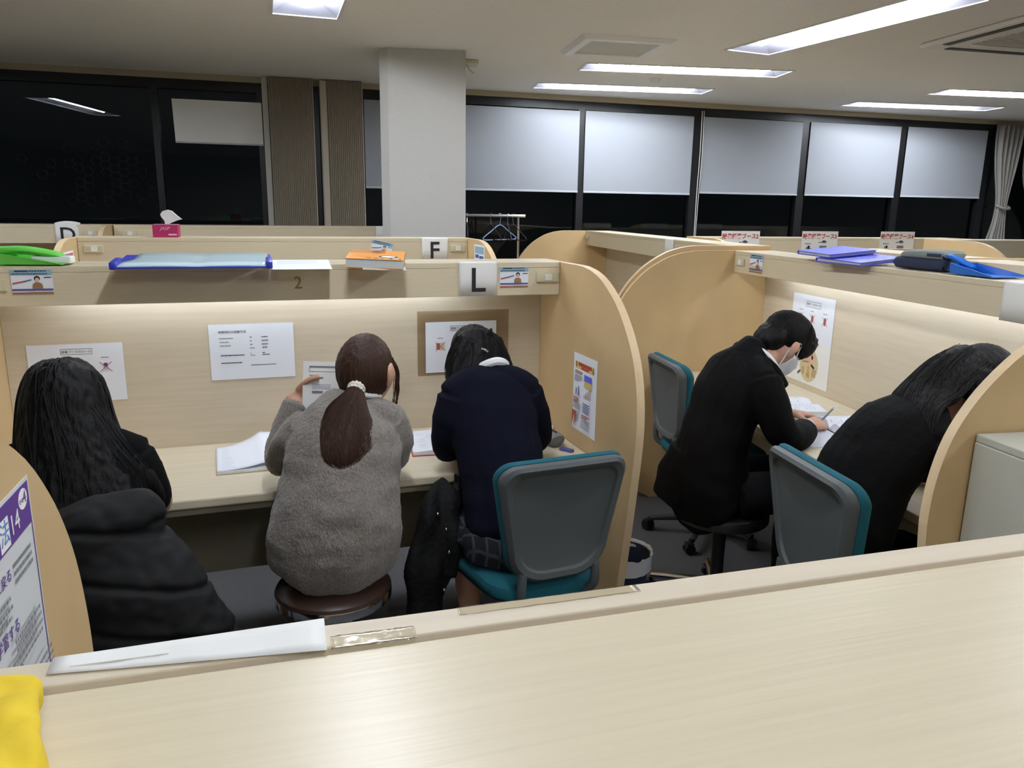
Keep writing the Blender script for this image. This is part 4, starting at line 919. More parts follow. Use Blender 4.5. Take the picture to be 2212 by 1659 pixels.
def girl_long_hair():
    M = head_matrix((-.487, 2.365, 1.07), 6, 24, 0)
    torso = [(-.44, 2.16, .52, .14, .11), (-.44, 2.17, .62, .14, .11), (-.445, 2.2, .78, .13, .09), (-.455, 2.24, .90, .14, .09), (-.462, 2.28, .96, .11, .07), (-.468, 2.30, .99, .07, .05)]
    armR = [(-.315, 2.26, .92, .045), (-.285, 2.28, .82, .042), (-.29, 2.37, .755, .038), (-.35, 2.52, .755, .03), (-.38, 2.60, .752, .024)]
    armL = [(-.60, 2.26, .93, .045), (-.64, 2.28, .82, .042), (-.63, 2.37, .755, .038), (-.57, 2.52, .755, .03), (-.54, 2.60, .752, .024)]
    LG = legs(-.52, -.36, 2.2, .53, 2.56, .51, 2.56, .068)
    parts = [torso, armL, armR] + LG
    hand(parts, (-.383, 2.61, .75), (-.2, .95, 0), (0, 0, 1), -1, (.3, .4, .3)); hand(parts, (-.537, 2.61, .75), (.2, .95, 0), (0, 0, 1), 1, (.2, .3, .3))
    b = person('girl at left with very long black hair over a black cardigan, back to the viewer', (0, 0, 0), 0, parts, M, [(-.468, 2.30, .94, .07, .06), (-.478, 2.33, 1.0, .05, .048), (-.483, 2.345, 1.04, .046, .05)])
    sw = [(-.44, 2.16, .50, .16, .13), (-.44, 2.17, .60, .17, .13), (-.445, 2.20, .75, .165, .11), (-.455, 2.24, .88, .175, .105), (-.46, 2.27, .945, .15, .085), (-.466, 2.295, .985, .08, .06)]
    sR = [(-.33, 2.262, .935, .060, .058), (-.300, 2.275, .83, .060, .058), (-.300, 2.36, .768, .052, .05), (-.345, 2.50, .76, .042, .038), (-.372, 2.58, .757, .035, .032)]
    sL = [(-.59, 2.262, .94, .060, .058), (-.635, 2.275, .83, .058, .058), (-.63, 2.36, .768, .052, .05), (-.575, 2.50, .76, .042, .038), (-.548, 2.58, .757, .035, .032)]
    blob('cardigan', [sw, sL, sR, ([(-.62, 2.265, .945, .045, .045), (-.54, 2.27, .968, .055, .055), (-.46, 2.275, .975, .058, .06), (-.38, 2.27, .965, .055, .055), (-.305, 2.265, .94, .045, .045)], (0, 1, 0))], M_BLKCLOTH, b, .005, 5, folds(.006, 10, 10, 14, 5, .0008))
    blob('skirt', [grow(x, 1.1, .006)[:4] for x in LG], M_BLKCLOTH, b, .007)
    for x in (-.52, -.36): shoe(b, x, 2.56, M_BLKPL)
    hr = [(-.483, 2.345, 1.185, .045, .05), (-.486, 2.335, 1.165, .085, .085), (-.489, 2.32, 1.11, .104, .10), (-.486, 2.285, 1.03, .117, .095), (-.474, 2.24, .95, .132, .085), (-.455, 2.185, .85, .150, .07), (-.44, 2.13, .75, .152, .058), (-.43, 2.095, .66, .135, .04), (-.43, 2.085, .60, .11, .022)]
    def ex(bm): cap_hair(bm, M, .098, .108, .118, (0, -.016, .012))
    h = blob('hair', [hr, [(-.40, 2.26, 1.0, .03, .03), (-.335, 2.235, .935, .03, .03), (-.285, 2.225, .87, .024, .024), (-.262, 2.23, .80, .012, .012)]], M_HAIRB, b, .005, 4, strand_noise(.005, 90, 6), ex)
    bm = bmesh.new(); strands(bm, hr, 520, 1.025, .0012, 21, a0=180, a1=360, spread=.03, tail=.8); strands(bm, hr, 80, 1.03, .0011, 22, spread=.05)
    strands(bm, [(-.44, 2.28, 1.08, .04, .05), (-.36, 2.235, .96, .035, .04), (-.30, 2.215, .88, .03, .03), (-.262, 2.215, .76, .014, .02)], 60, 1.05, .0011, 23); obj('hair_strands', bm, M_HAIRB, h, True)
girl_long_hair()

def padded_coat():
    st = [(-.41, 1.905, .922, .14, .055), (-.40, 1.90, .892, .182, .095), (-.375, 1.875, .81, .175, .085), (-.30, 1.835, .72, .165, .08), (-.275, 1.83, .64, .18, .09), (-.255, 1.83, .55, .20, .10), (-.245, 1.83, .45, .21, .10), (-.24, 1.835, .36, .20, .085), (-.24, 1.84, .31, .18, .05)]
    def q(c):
        s = c.z + .30*(c.x+.3)*0 + .22*(c.x+.33)
        ph = (s*9.0) % 1.0
        return -.011*math.exp(-((min(ph, 1-ph))/.075)**2) + .010*noise.noise(V((c.x*10, c.y*10, c.z*14))) + .004*noise.noise(V((c.x*30, c.y*30, c.z*40)))
    c = blob('padded_coat', [st, [(-.42, 1.87, .90, .05, .04), (-.46, 1.86, .75, .06, .06), (-.46, 1.86, .5, .07, .06), (-.45, 1.86, .35, .06, .05)]], M_COAT, None, .006, 4, q)
    tag(c, 'black padded coat draped over a chair back at left', 'coat')
    bm = bmesh.new(); tube(bm, [(-.46, 1.85, .88), (-.385, 1.842, .888), (-.31, 1.85, .88)], .012, 10, sub=4); obj('collar', bm, M_COAT, c, True)
padded_coat()

def man_suit():
    # local frame: x towards the viewer (his right), y forward to his desk
    loc = uv(1.25, .92); rz = RA
    Q = 0.02
    M = head_matrix((-.03, .338, 1.104), 2, 46, 0)
    torso = [(0, .08, .52, .13, .11), (0, .07, .62, .135, .11), (0, .075, .76, .135, .10), (0, .10, .90, .14, .10), (0, .15, 1.0, .14, .085), (-.005, .20, 1.05, .09, .065)]
    armR = [(.165, .19, 1.0, .05), (.205, .21, .88, .046), (.20, .28, .785, .042), (.10, .40, .782, .036), (.015, .455, .778, .028), (-.005, .48, .778, .026)]
    armL = [(-.17, .17, .99, .05), (-.22, .22, .88, .046), (-.23, .33, .80, .042), (-.21, .45, .785, .034), (-.20, .50, .782, .026)]
    LG = legs(-.10, .10, .12, .53, .50, .54, .48, .075)
    parts = [torso, armR, armL] + LG
    hand(parts, (-.008, .483, .779), (-.45, .85, -.02), (.45, .1, 1), -1, (.75, .8, .5), tc=.35)
    hand(parts, (-.20, .51, .780), (.15, .9, -.10), (-.1, .1, 1), 1, (.55, .6, .4), tc=.3)
    b = person('man in black suit and white face mask bent over the desk, writing', loc, rz, parts, M, [(0, .19, 1.0, .075, .065), (-.01, .23, 1.05, .057, .056), (-.02, .275, 1.075, .054, .058)])
    sw = [(0, .08, .47, .165, .14), (0, .06, .49, .180, .155), (0, .045, .56, .182, .155), (0, .055, .68, .175, .135), (0, .08, .80, .175, .125), (0, .11, .91, .185, .125), (0, .145, 1.0, .175, .108), (0, .18, 1.055, .12, .09), (-.008, .205, 1.092, .075, .068), (-.012, .222, 1.108, .062, .058)]
    sR = [(.145, .175, 1.01, .072, .070), (.195, .20, .89, .068, .068), (.195, .265, .80, .064, .060), (.12, .375, .79, .054, .048), (.085, .405, .788, .048, .043), (.065, .42, .786, .044, .039)]
    sL = [(-.155, .165, 1.0, .074, .070), (-.215, .21, .89, .066, .064), (-.225, .32, .805, .060, .056), (-.21, .43, .792, .048, .044), (-.203, .475, .787, .042, .038)]
    tailp = [(-.03, -.04, .68, .11, .05), (-.04, -.080, .58, .12, .048), (-.04, -.103, .51, .12, .034), (-.04, -.112, .475, .115, .018)]
    blob('suit_jacket', [sw, sR, sL, tailp, ([(-.17, .17, 1.005, .052, .052), (-.10, .17, 1.03, .066, .064), (0, .175, 1.04, .07, .07), (.10, .17, 1.03, .066, .064), (.17, .175, 1.008, .052, .052)], (0, 1, 0))], M_SUIT, b, .005, 5, folds(.010, 10, 10, 12, 6, .0006))
    blob('trousers', [grow(x, 1.1, .006) for x in LG], M_SUIT, b, .007)
    for x in (-.10, .10): shoe(b, x, .48, M_BLKPL)
    bm = bmesh.new()
    tube(bm, [(-.064, .218, 1.090), (-.037, .176, 1.122), (.0, .165, 1.130), (.042, .184, 1.118), (.064, .236, 1.078), (.05, .29, 1.012), (0, .31, .985), (-.055, .275, 1.02)], .0135, 8, True, sub=4); obj('shirt_collar', bm, M_SHIRT, b, True)
    bm = bmesh.new(); tube(bm, [(-.085, .225, 1.06), (-.055, .165, 1.10), (0, .147, 1.110), (.055, .17, 1.096), (.085, .24, 1.045), (.075, .30, .97)], .020, 10, sub=4); obj('jacket_collar', bm, M_SUIT, b, True)
    for nm, c, d in (('shirt_cuff', V((.051, .432, .784)), V((-.65, .75, -.03))), ('shirt_cuff', V((-.201, .487, .785)), V((.1, .95, -.05)))):
        bm = bmesh.new(); s, q = frame_of(d, (0, 0, 1)); tube(bm, [c + s*math.cos(k*math.pi/8)*.034 + q*math.sin(k*math.pi/8)*.032 for k in range(16)], .007, 6, True); obj(nm, bm, M_SHIRT, b, True)
    # hair: rounded bowl with fringe
    def ex(bm):
        cap_hair(bm, M, .093, .110, .092, (0, -.010, .050))
        cap_hair(bm, M, .084, .052, .075, (0, -.066, -.005))
        old = set(bm.verts)
        loft(bm, [(0, .05, .10, .06, .04), (0, .078, .072, .056, .028), (0, .086, .050, .054, .016), (0, .088, .034, .048, .010)], seg=20)
        for s in (-1, 1): loft(bm, [(s*.070, .035, .07, .02, .04), (s*.080, .045, .040, .012, .026), (s*.080, .050, .016, .007, .014), (s*.079, .050, .002, .006, .010)], side=(1, 0, 0), seg=14)
        bmesh.ops.transform(bm, matrix=M, verts=[v for v in bm.verts if v not in old])
    h = blob('hair', [], M_HAIRB, b, .0045, 10, strand_noise(.003, 95, 26), ex)
    bm = bmesh.new(); rnd = random.Random(4)
    for k in range(260):
        az = rnd.uniform(0, 2*math.pi); pts = []
        lim = -.30 if math.sin(az) < -.3 else -.05
        for j in range(7):
            el = math.pi/2*.93 + (math.asin(lim) - math.pi/2*.93)*j/6; r0 = 1.03
            d = V((math.cos(az)*math.cos(el), math.sin(az)*math.cos(el), math.sin(el))); pts.append(M @ V((d.x*.093*r0, d.y*.110*r0-.010, d.z*.092*r0+.050)))
        tube(bm, pts, lambda f: .0012*(1.2-f), 3)
    obj('hair_strands', bm, M_HAIRB, h, True)
    # mask and its ear loops
    bm = bmesh.new(); rows = []; na, ne = 24, 14
    for i in range(ne+1):
        el = R(-3 - 74*i/ne); row = []
        for j in range(na+1):
            az = R(90 - 76 + 152*j/na); d = V((math.cos(az)*math.cos(el), math.sin(az)*math.cos(el), math.sin(el)))
            p = head_fn(d); fwd = math.exp(-((j/na-.5)/.19)**2)
            p = p*1.05 + V((0, .020*fwd*math.sin(math.pi*(.2+.7*i/ne)) + .0016*math.sin(i*2.2), 0)); row.append(bm.verts.new(p))
        rows.append(row)
    for i in range(ne):
        for j in range(na): bm.faces.new((rows[i][j], rows[i][j+1], rows[i+1][j+1], rows[i+1][j]))
    bmesh.ops.transform(bm, matrix=M, verts=bm.verts[:])
    mk_ = bake('face_mask', bm, [('SOLIDIFY', dict(thickness=.002))], M_MASK, b)
    for s in (-1, 1):
        bm = bmesh.new(); tube(bm, [M @ V(p) for p in ((s*.066, .045, -.012), (s*.082, .02, .014), (s*.089, .002, .036), (s*.088, -.018, .018), (s*.085, -.014, -.02), (s*.074, .002, -.05), (s*.052, .022, -.078))], .0028, 8, sub=4); obj('ear_loop', bm, M_MASK, mk_, True)
    return b
man_suit()
def to_world(p, loc=None):
    c, s = math.cos(RA), math.sin(RA); o = uv(1.25, .92); return V((o.x + c*p[0]-s*p[1], o.y + s*p[0]+c*p[1], p[2]))
bm = bmesh.new(); A, B = to_world((-.085, .565, .752)), to_world((-.035, .60, .838)); Mx = (B-A).normalized()
tube(bm, [A+Mx*.012, B], .0042, 10); tube(bm, [A, A+Mx*.012], lambda f: .0008+.003*f, 8, mi=1); tube(bm, [B, B+Mx*.012], .0045, 10, mi=1)
tag(obj('pencil', bm, [mat('grey_pencil', (150, 158, 170), .4), M_SHIRT], None, True), 'pale pencil held by the man in black suit', 'pencil')

def girl_far_right():
    loc = uv(2.02, .90); rz = RA
    M = head_matrix((-.06, .565, 1.10), -8, 40, 0)
    torso = [(0, .10, .53, .12, .09), (0, .11, .63, .12, .09), (-.01, .14, .80, .125, .09), (-.02, .22, .93, .13, .085), (-.03, .31, 1.0, .12, .075), (-.04, .40, 1.03, .07, .055)]
    armR = [(.12, .31, .97, .045), (.16, .36, .87, .042), (.14, .45, .79, .037), (.04, .60, .785, .03), (0, .66, .782, .024)]
    armL = [(-.18, .31, .97, .045), (-.22, .36, .87, .042), (-.21, .45, .79, .037), (-.13, .60, .785, .03), (-.10, .66, .782, .024)]
    LG = legs(-.08, .08, .10, .56, .42, .54, .42, .07)
    parts = [torso, armR, armL] + LG
    hand(parts, (-.005, .67, .778), (-.3, .9, 0), (0, 0, 1), -1, (.5, .5, .4)); hand(parts, (-.097, .67, .778), (.2, .9, 0), (0, 0, 1), 1, (.2, .3, .3))
    b = person('girl at far right in black, long dark hair, half hidden by the curved panel', loc, rz, parts, M, [(-.04, .38, 1.0, .07, .055), (-.05, .44, 1.04, .05, .048), (-.055, .50, 1.07, .046, .05)])
    sw = [(0, .10, .50, .15, .11), (0, .10, .60, .168, .115), (-.005, .125, .74, .168, .115), (-.012, .17, .86, .172, .112), (-.02, .24, .95, .172, .105), (-.028, .31, 1.005, .155, .088), (-.038, .38, 1.035, .09, .07)]
    sR = [(.11, .30, .975, .062, .060), (.155, .35, .88, .058, .056), (.14, .44, .80, .052, .05), (.05, .58, .792, .042, .038)]
    sL = [(-.17, .30, .975, .062, .060), (-.215, .35, .88, .058, .056), (-.21, .44, .80, .052, .05), (-.14, .58, .792, .042, .038)]
    blob('cardigan', [sw, sR, sL, ([(-.19, .30, .98, .05, .05), (-.10, .31, 1.0, .06, .06), (-.03, .31, 1.005, .062, .064), (.05, .31, 1.0, .06, .06), (.13, .30, .98, .05, .05)], (0, 1, 0))], M_BLKCLOTH, b, .005, 5, folds(.006, 10, 10, 14, 9, .0008))
    blob('skirt', [grow(x, 1.12, .008)[:4] for x in LG], M_BLKCLOTH, b, .007)
    for x in (-.08, .08): shoe(b, x, .42, M_BLKPL)
    def ex(bm): cap_hair(bm, M, .094, .108, .118, (0, -.020, .018))
    fall = [(-.06, .53, 1.185, .075, .06), (-.055, .455, 1.15, .09, .055), (-.04, .385, 1.105, .095, .045), (-.01, .325, 1.075, .09, .035), (.03, .285, 1.045, .078, .030), (.07, .265, 1.005, .062, .026), (.105, .26, .955, .042, .022), (.125, .265, .91, .018, .012)]
    side_ = [(.02, .55, 1.15, .04, .07), (.045, .52, 1.08, .04, .075), (.075, .47, 1.01, .035, .06), (.095, .42, .95, .026, .04), (.105, .40, .90, .012, .02)]
    h = blob('hair', [fall, side_], M_HAIRB, b, .0045, 7, strand_noise(.0022, 100, 12), ex)
    bm = bmesh.new(); strands(bm, fall, 200, 1.03, .0011, 31, spread=.08, tail=1.); strands(bm, side_, 60, 1.04, .0011, 32, spread=.1, tail=1.); obj('hair_strands', bm, M_HAIRB, h, True)
girl_far_right()

# ------------------------------------------------------------------ books, papers and small things
def open_book(lab, loc, rz, w, d, th, cover, m=None, lines=True, cat='book', curl=0., group=None, tilt=0):
    t = thing('open_book', lab, cat, loc, (tilt, 0, rz), group)
    bm = bmesh.new()
    for s in (-1, 1):
        n = 14; top = []; bot = []
        for k in range(n+1):
            f = k/n; top.append((s*w*f*.995, .003 + th*(.25 + .95*math.sin(min(1, f*2.4)*math.pi/2) - .45*f*f) + (curl*max(0, f-.45)**2*4 if s > 0 else 0)))
        pts = top + [(s*w, .0025 + (curl*.3*4*.3 if s > 0 else 0)), (0, .0025)]
        prism(bm, pts, lambda a, b, h: (a, h, b), 0, d)
    pg = obj('pages', bm, m or M_PAPER, t, True)
    bm = bmesh.new(); box(bm, -w-.004, w+.004, -.004, d+.004, .0, .0028); obj('cover', bm, cover, t)
    if lines:
        bm = bmesh.new(); rnd = random.Random(int(w*1000))
        for s in (-1, 1):
            for r in range(9):
                y = d*(.1 + .085*r)
                for q in range(3):
                    if rnd.random() < .25: continue
                    x0 = w*(.14+.26*q); x1 = x0 + w*rnd.uniform(.12, .24); f0, f1 = x0/w, x1/w
                    hz = lambda f: .0042 + th*(.25 + .95*math.sin(min(1, f*2.4)*math.pi/2) - .45*f*f) + (curl*max(0, f-.45)**2*4 if s > 0 else 0)
                    v = [bm.verts.new(p) for p in ((s*x0, y, hz(f0)), (s*x1, y, hz(f1)), (s*x1, y+.003, hz(f1)), (s*x0, y+.003, hz(f0)))]; bm.faces.new(v)
        obj('print', bm, M_INKL, pg)
    return t
DZ = .7205
# notebook with lifted page, left of the woman in grey
def curled_notebook():
    t = thing('open_notebook', 'white notebook with a curling page on the desk left of the grey sweater', 'notebook', (-.135, 2.665, DZ), (0, 0, R(2)))
    bm = bmesh.new(); box(bm, 0, .21, -.004, .29, 0, .004, .001); obj('cover', bm, M_CREAM, t)
    bm = bmesh.new(); prism(bm, [(.002, .004), (.21, .004), (.21, .018), (.12, .012), (.04, .012), (.002, .010)], lambda a, b, h: (a, h, b), 0, .285); obj('pages', bm, M_PAPER, t)
    bm = bmesh.new(); n, m_ = 20, 10; g = []
    for j in range(m_+1):
        g.append([])
        for i in range(n+1):
            f, y = i/n, j/m_
            g[-1].append(bm.verts.new((.002+.205*f - .015*max(0, f-.6), .285*y - .01*f*y, .0125 + (.085*f**2.0 - .055*max(0, f-.78)*3)*(.35+.65*y))))
    for j in range(m_):
        for i in range(n): bm.faces.new((g[j][i], g[j][i+1], g[j+1][i+1], g[j+1][i]))
    bake('lifted_page', bm, [('SOLIDIFY', dict(thickness=.0012))], M_PAPER, t)
    bm = bmesh.new(); rr = random.Random(2)
    for r in range(12):
        y = .03+.02*r
        v = [bm.verts.new(p) for p in ((.02, y, .0145), (.05+rr.random()*.04, y, .0165), (.05+rr.random()*.04, y+.002, .0165), (.02, y+.002, .0145))]; bm.faces.new(v)
    obj('print', bm, M_INKL, t)
curled_notebook()
open_book('open red-edged book between the grey sweater and the girl in navy', (.72, 2.66, DZ), R(-6), .17, .27, .016, M_RED)
open_book('thick open book farthest from the viewer on the man\'s desk', uv(.86, .40, .7455), RA-R(8), .14, .2, .03, M_INKG)
open_book('thick open book lying right of the man\'s writing hand', uv(1.22, .33, .7455), RA-R(4), .12, .18, .034, M_INK)
sheet('worksheet', 'white worksheet at the front of the man\'s desk', 'paper', uv(1.12, .34, .7458), (0, 0, RA+R(3)), .30, .21, dashes(.03, -.03, .2, M_INKL, 8, .02, .003), m=M_PAPER)
sheet('answer_sheet', 'white answer sheet below the man\'s hands', 'paper', uv(.80, .40, .7461), (0, 0, RA-R(6)), .28, .19, dashes(.03, -.03, .2, M_INKL, 6, .02, .003), m=M_PAPERW)
# pencil case and eraser right of the girl in navy
t = thing('pencil_case', 'grey pencil case right of the girl in navy', 'pencil case', (1.095, 2.70, DZ), (0, 0, R(8)))
bm = bmesh.new(); loft(bm, [(0, -.08, .028, .03, .026), (0, -.06, .03, .036, .029), (0, .07, .03, .036, .029), (0, .09, .028, .03, .026)], seg=18); obj('pouch', bm, mat('mid_grey_cloth', (128, 128, 126), .9), t, True)
bm = bmesh.new(); tube(bm, [(0, -.07, .060), (0, .08, .060)], .003, 6); obj('zip', bm, M_INK, t)
bm = bmesh.new(); box(bm, -.03, .03, -.02, .02, 0, .022, .004); tag(obj('eraser_box', bm, M_WHITE, None, True, (1.15, 2.86, DZ), (0, 0, R(20))), 'small white box behind the grey pencil case', 'box')
bm = bmesh.new(); box(bm, -.01, .01, -.03, .03, 0, .012, .003); tag(obj('eraser', bm, M_BLUEINK, None, True, (1.125, 2.575, DZ), (0, 0, R(30))), 'dark blue eraser at the desk edge right of the girl in navy', 'eraser')

SZ = 1.4206
def dustpan(lab, loc, rz, m, brush):
    t = thing('dustpan', lab, 'dustpan', loc, (0, 0, rz), 'plastic dustpans on the booth shelves')
    def pan(bm):
        n = 14; g = []
        for i in range(n+1):
            f = i/n; x = -.10 + .2*f; hw = .052 + .018*f
            g.append([bm.verts.new(p) for p in ((x, -hw-.006, .036*(1-f)**.8+.004), (x, -hw, .004), (x, hw, .004), (x, hw+.006, .036*(1-f)**.8+.004))])
        for i in range(n):
            for k in range(3): bm.faces.new((g[i][k], g[i][k+1], g[i+1][k+1], g[i+1][k]))
        bm.faces.new(g[0])
    bm = bmesh.new(); pan(bm); bake('pan', bm, [('SOLIDIFY', dict(thickness=.003, offset=1))], m, t, smooth=False)
    bm = bmesh.new(); loft(bm, [(-.19, 0, .062, .013, .008), (-.14, 0, .055, .017, .009), (-.09, 0, .040, .02, .007), (-.05, 0, .026, .012, .005)], side=(0, 1, 0), seg=14); obj('handle', bm, m, t, True)
    if brush:
        bm = bmesh.new(); loft(bm, [(-.09, -.02, .045, .02, .016), (-.02, -.02, .048, .03, .014), (.06, -.02, .036, .03, .012), (.09, -.02, .03, .02, .008)], side=(0, 1, 0), seg=14); obj('brush_back', bm, m, t, True)
        bm = bmesh.new(); box(bm, .0, .12, -.045, .005, .006, .03, .006); obj('bristles', bm, M_WHITE, t)
dustpan('lime green dustpan and brush at the left end of the L booth shelf', (-.655, 2.93, SZ), R(-6), M_GREEN, True)
dustpan('bright blue dustpan on the right booth shelf', uv(1.67, .105, 1.4206), RA+R(4), M_BLUE, False)
# clear file opened on the L shelf, loose sheet, orange book
t = thing('clear_file', 'opened pale blue clear file overhanging the L booth shelf', 'folder', (-.385, 2.70, SZ+.002), (R(3.5), 0, R(-1)))
bm = bmesh.new(); g = []; n = 24
for i in range(n+1):
    f = i/n; x = .46*f; z = .0075 + .0025*abs(math.sin(math.pi*f*2))**.7 - .003*math.exp(-((f-.52)/.03)**2)
    g.append([bm.verts.new((x + (.03 if y > .1 else 0)*(1-f), y, z*(1 if y > -.05 else .5))) for y in (-.012, .08, .16, .25, .33)])
for i in range(n):
    for k in range(4): bm.faces.new((g[i][k], g[i+1][k], g[i+1][k+1], g[i][k+1]))
bake('pockets', bm, [('SOLIDIFY', dict(thickness=.005))], M_CLEARF, t)
bm = bmesh.new(); box(bm, -.012, .47, -.018, .31, .0, .005, .001); obj('cover', bm, M_DFBLUE, t)
for x in (-.006, .462):
    bm = bmesh.new(); box(bm, x-.010, x+.010, -.028, .10, -.002, .022, .004); obj('corner_binding', bm, M_DFBLUE, t, True)
sheet('loose_sheet', 'white printed sheet overhanging the shelf above the brass 2', 'paper', (.095, 2.96, 1.4285), (R(3), 0, R(-3)), .20, .27, dashes(.02, -.03, .14, M_INKL, 8, .02, .004), m=M_PAPER)
t = thing('orange_book', 'thick orange paperback with two black ovals on the L booth shelf', 'book', (.45, 2.80, 1.4225), (R(5), R(2), R(-13)))
bm = bmesh.new(); box(bm, -.098, .098, -.103, .103, .003, .030, .001); obj('pages', bm, M_PAGES, t)
bm = bmesh.new(); box(bm, -.1, .1, -.105, .105, .0305, .0335, .001); box(bm, -.1, .1, -.105, .105, 0, .0028, .001); box(bm, -.1, .1, .103, .106, .0, .0335); obj('cover', bm, M_ORBOOK, t)
bm = bmesh.new()
for (cx, cy, rx, ry, mi) in ((.045, -.045, .034, .026, 0), (.045, -.045, .026, .018, 1), (.072, -.088, .02, .016, 0), (.072, -.088, .014, .010, 1)):
    f = bm.faces.new([bm.verts.new((cx+rx*math.cos(k*math.pi/12), cy+ry*math.sin(k*math.pi/12), .0340+.0002*mi)) for k in range(24)]); f.material_index = mi
for x0, y0, x1, y1, mi in ((-.1, .04, .02, .104, 2), (-.02, .03, .03, .09, 2), (-.03, -.075, -.012, -.09, 3), (-.005, -.078, .012, -.095, 3), (.018, -.088, .03, -.098, 3), (-.08, -.05, .0, -.053, 2)):
    f = bm.faces.new([bm.verts.new(p) for p in ((x0, y0, .0339), (x1, y0, .0339), (x1, y1, .0339), (x0, y1, .0339))]); f.material_index = mi
obj('cover_print', bm, [M_INK, M_PAPERW, M_DKOR, mat('dark_brown_ink', (120, 66, 24), .5)], t)
bm = bmesh.new(); box(bm, -.075, .075, -.10, .09, 0, .006, .001); tag(obj('booklet', bm, M_PAPERW, None, False, (.475, 2.79, 1.4160), (R(5), R(2), R(-8))), 'thin white booklet under the orange book', 'book')
# right booth shelf: blue folders, pencil case
for i, (u_, v_, a, z, lab) in enumerate(((1.04, .155, 3, 1.4212, 'lower blue plastic folder on the right booth shelf, beside the pencil case'), (.86, .15, -5, 1.4422, 'upper blue plastic folder lying on the other blue folder'))):
    t = thing('blue_folder', lab, 'folder', uv(u_, v_, z+.010), (R(6), 0, RA+R(a)), 'blue plastic folders on the right booth shelf')
    bm = bmesh.new(); w_, d_ = .30, .215
    pts = [(-w_/2, .0), (-w_/2-.004, .006), (-w_/2, .014+.004*i), (w_/2, .006), (w_/2, .002), (-w_/2+.01, .002)]
    prism(bm, [(-w_/2+.004, .0), (-w_/2, .008), (-w_/2+.004, .017), (-w_/2+.012, .0185), (w_/2, .0145), (w_/2, .013), (-w_/2+.012, .016), (-w_/2+.005, .009), (-w_/2+.010, .0035), (w_/2, .002), (w_/2, 0)], lambda a_, b_, h: (a_, h, b_), -d_/2, d_/2); obj('cover', bm, M_FBLUE, t)
    bm = bmesh.new(); prism(bm, [(-w_/2+.012, .004), (-w_/2+.008, .009), (-w_/2+.014, .0152), (w_/2-.01, .0125), (w_/2-.01, .003)], lambda a_, b_, h: (a_, h, b_), -d_/2+.004, d_/2-.004); obj('papers', bm, M_INKL, t)
t = thing('canvas_pencil_case', 'navy and grey box pencil case on the right booth shelf', 'pencil case', uv(1.385, .10, 1.4206), (0, 0, RA+R(8)))
bm = bmesh.new(); loft(bm, [(-.115, 0, .022, .04, .02), (-.10, 0, .025, .055, .024), (.09, 0, .025, .058, .024), (.11, 0, .024, .045, .022)], side=(0, 1, 0), seg=24, power=.55); obj('lower_body', bm, M_NAVYC, t, True)
bm = bmesh.new(); loft(bm, [(-.10, 0, .050, .04, .010), (-.06, 0, .058, .055, .016), (.09, 0, .060, .056, .018), (.105, 0, .056, .045, .012)], side=(0, 1, 0), seg=24, power=.55); obj('lid', bm, M_GREYC, t, True)
bm = bmesh.new(); box(bm, .04, .10, -.061, -.052, .055, .066, .002); obj('label_patch', bm, M_NAVYC, t)
# tissue box on the F booth
t = thing('tissue_box', 'magenta tissue box with a tissue standing up on the F booth shelf', 'tissue box', (-.384, 4.52, 1.4525), (0, 0, R(-2)))
bm = bmesh.new(); box(bm, -.062, .062, -.055, .055, 0, .066, .002); obj('carton', bm, M_PINK, t)
bm = bmesh.new(); box(bm, -.06, .06, -.053, .053, .066, .0675); obj('top_film', bm, mat('pinkish_grey_film', (176, 150, 168), .4), t)
text_mesh('lettering', 'JASP', .024, mat('pale_pink_ink', (240, 190, 205), .5), t, (-.003, -.0556, .046), (RX, 0, 0), 'CENTER', shear=.35)
bm = bmesh.new(); box(bm, .014, .055, -.0562, -.055, .011, .019); obj('small_print', bm, MATS['pale_pink_ink'], t)
bm = bmesh.new(); prof = [(-.004, .066), (-.006, .085), (-.018, .105), (-.022, .118), (-.010, .135), (.012, .142), (.032, .136), (.058, .112), (.082, .094), (.064, .090), (.040, .082), (.02, .072), (.012, .066)]
prism(bm, prof, lambda a, b, h: (a, h*(1+.6*math.sin(b*60))+.012*math.sin(a*60), b), -.012, .012); obj('tissue', bm, M_PAPERW, t, True)

# ------------------------------------------------------------------ foreground shelf items
def fg_paper():
    t = thing('folded_paper', 'white folded paper strip taped over the edge of the foreground shelf', 'paper', fgl(1.268, .01, 1.4203), (0, 0, FGA), None)
    bm = bmesh.new(); n = 16; g = []
    for i in range(n+1):
        f = i/n; x = -.059+.118*f; w_ = .0012*math.sin(f*9) + .001*math.sin(f*23)
        near = -.0015 - .0125*f
        prof = [(near, .0005+.0006*f), (near*.5, .0008+abs(w_)*.4), (.004, .0012+abs(w_)*.5+.001*f), (.0105, .0012+.0022*f), (.0122, .0004+.001*f), (.0125, -.02), (.0125, -.10)]
        g.append([bm.verts.new((x, y, z)) for y, z in prof])
    for i in range(n):
        for k in range(6): bm.faces.new((g[i][k], g[i+1][k], g[i+1][k+1], g[i][k+1]))
    bake('sheet', bm, [('SOLIDIFY', dict(thickness=.0004))], M_PAPERW, t)
    bm = bmesh.new(); box(bm, -.05, -.010, .000, .0035, .0016, .0021); obj('torn_flap', bm, M_PAPERW, t)
fg_paper()
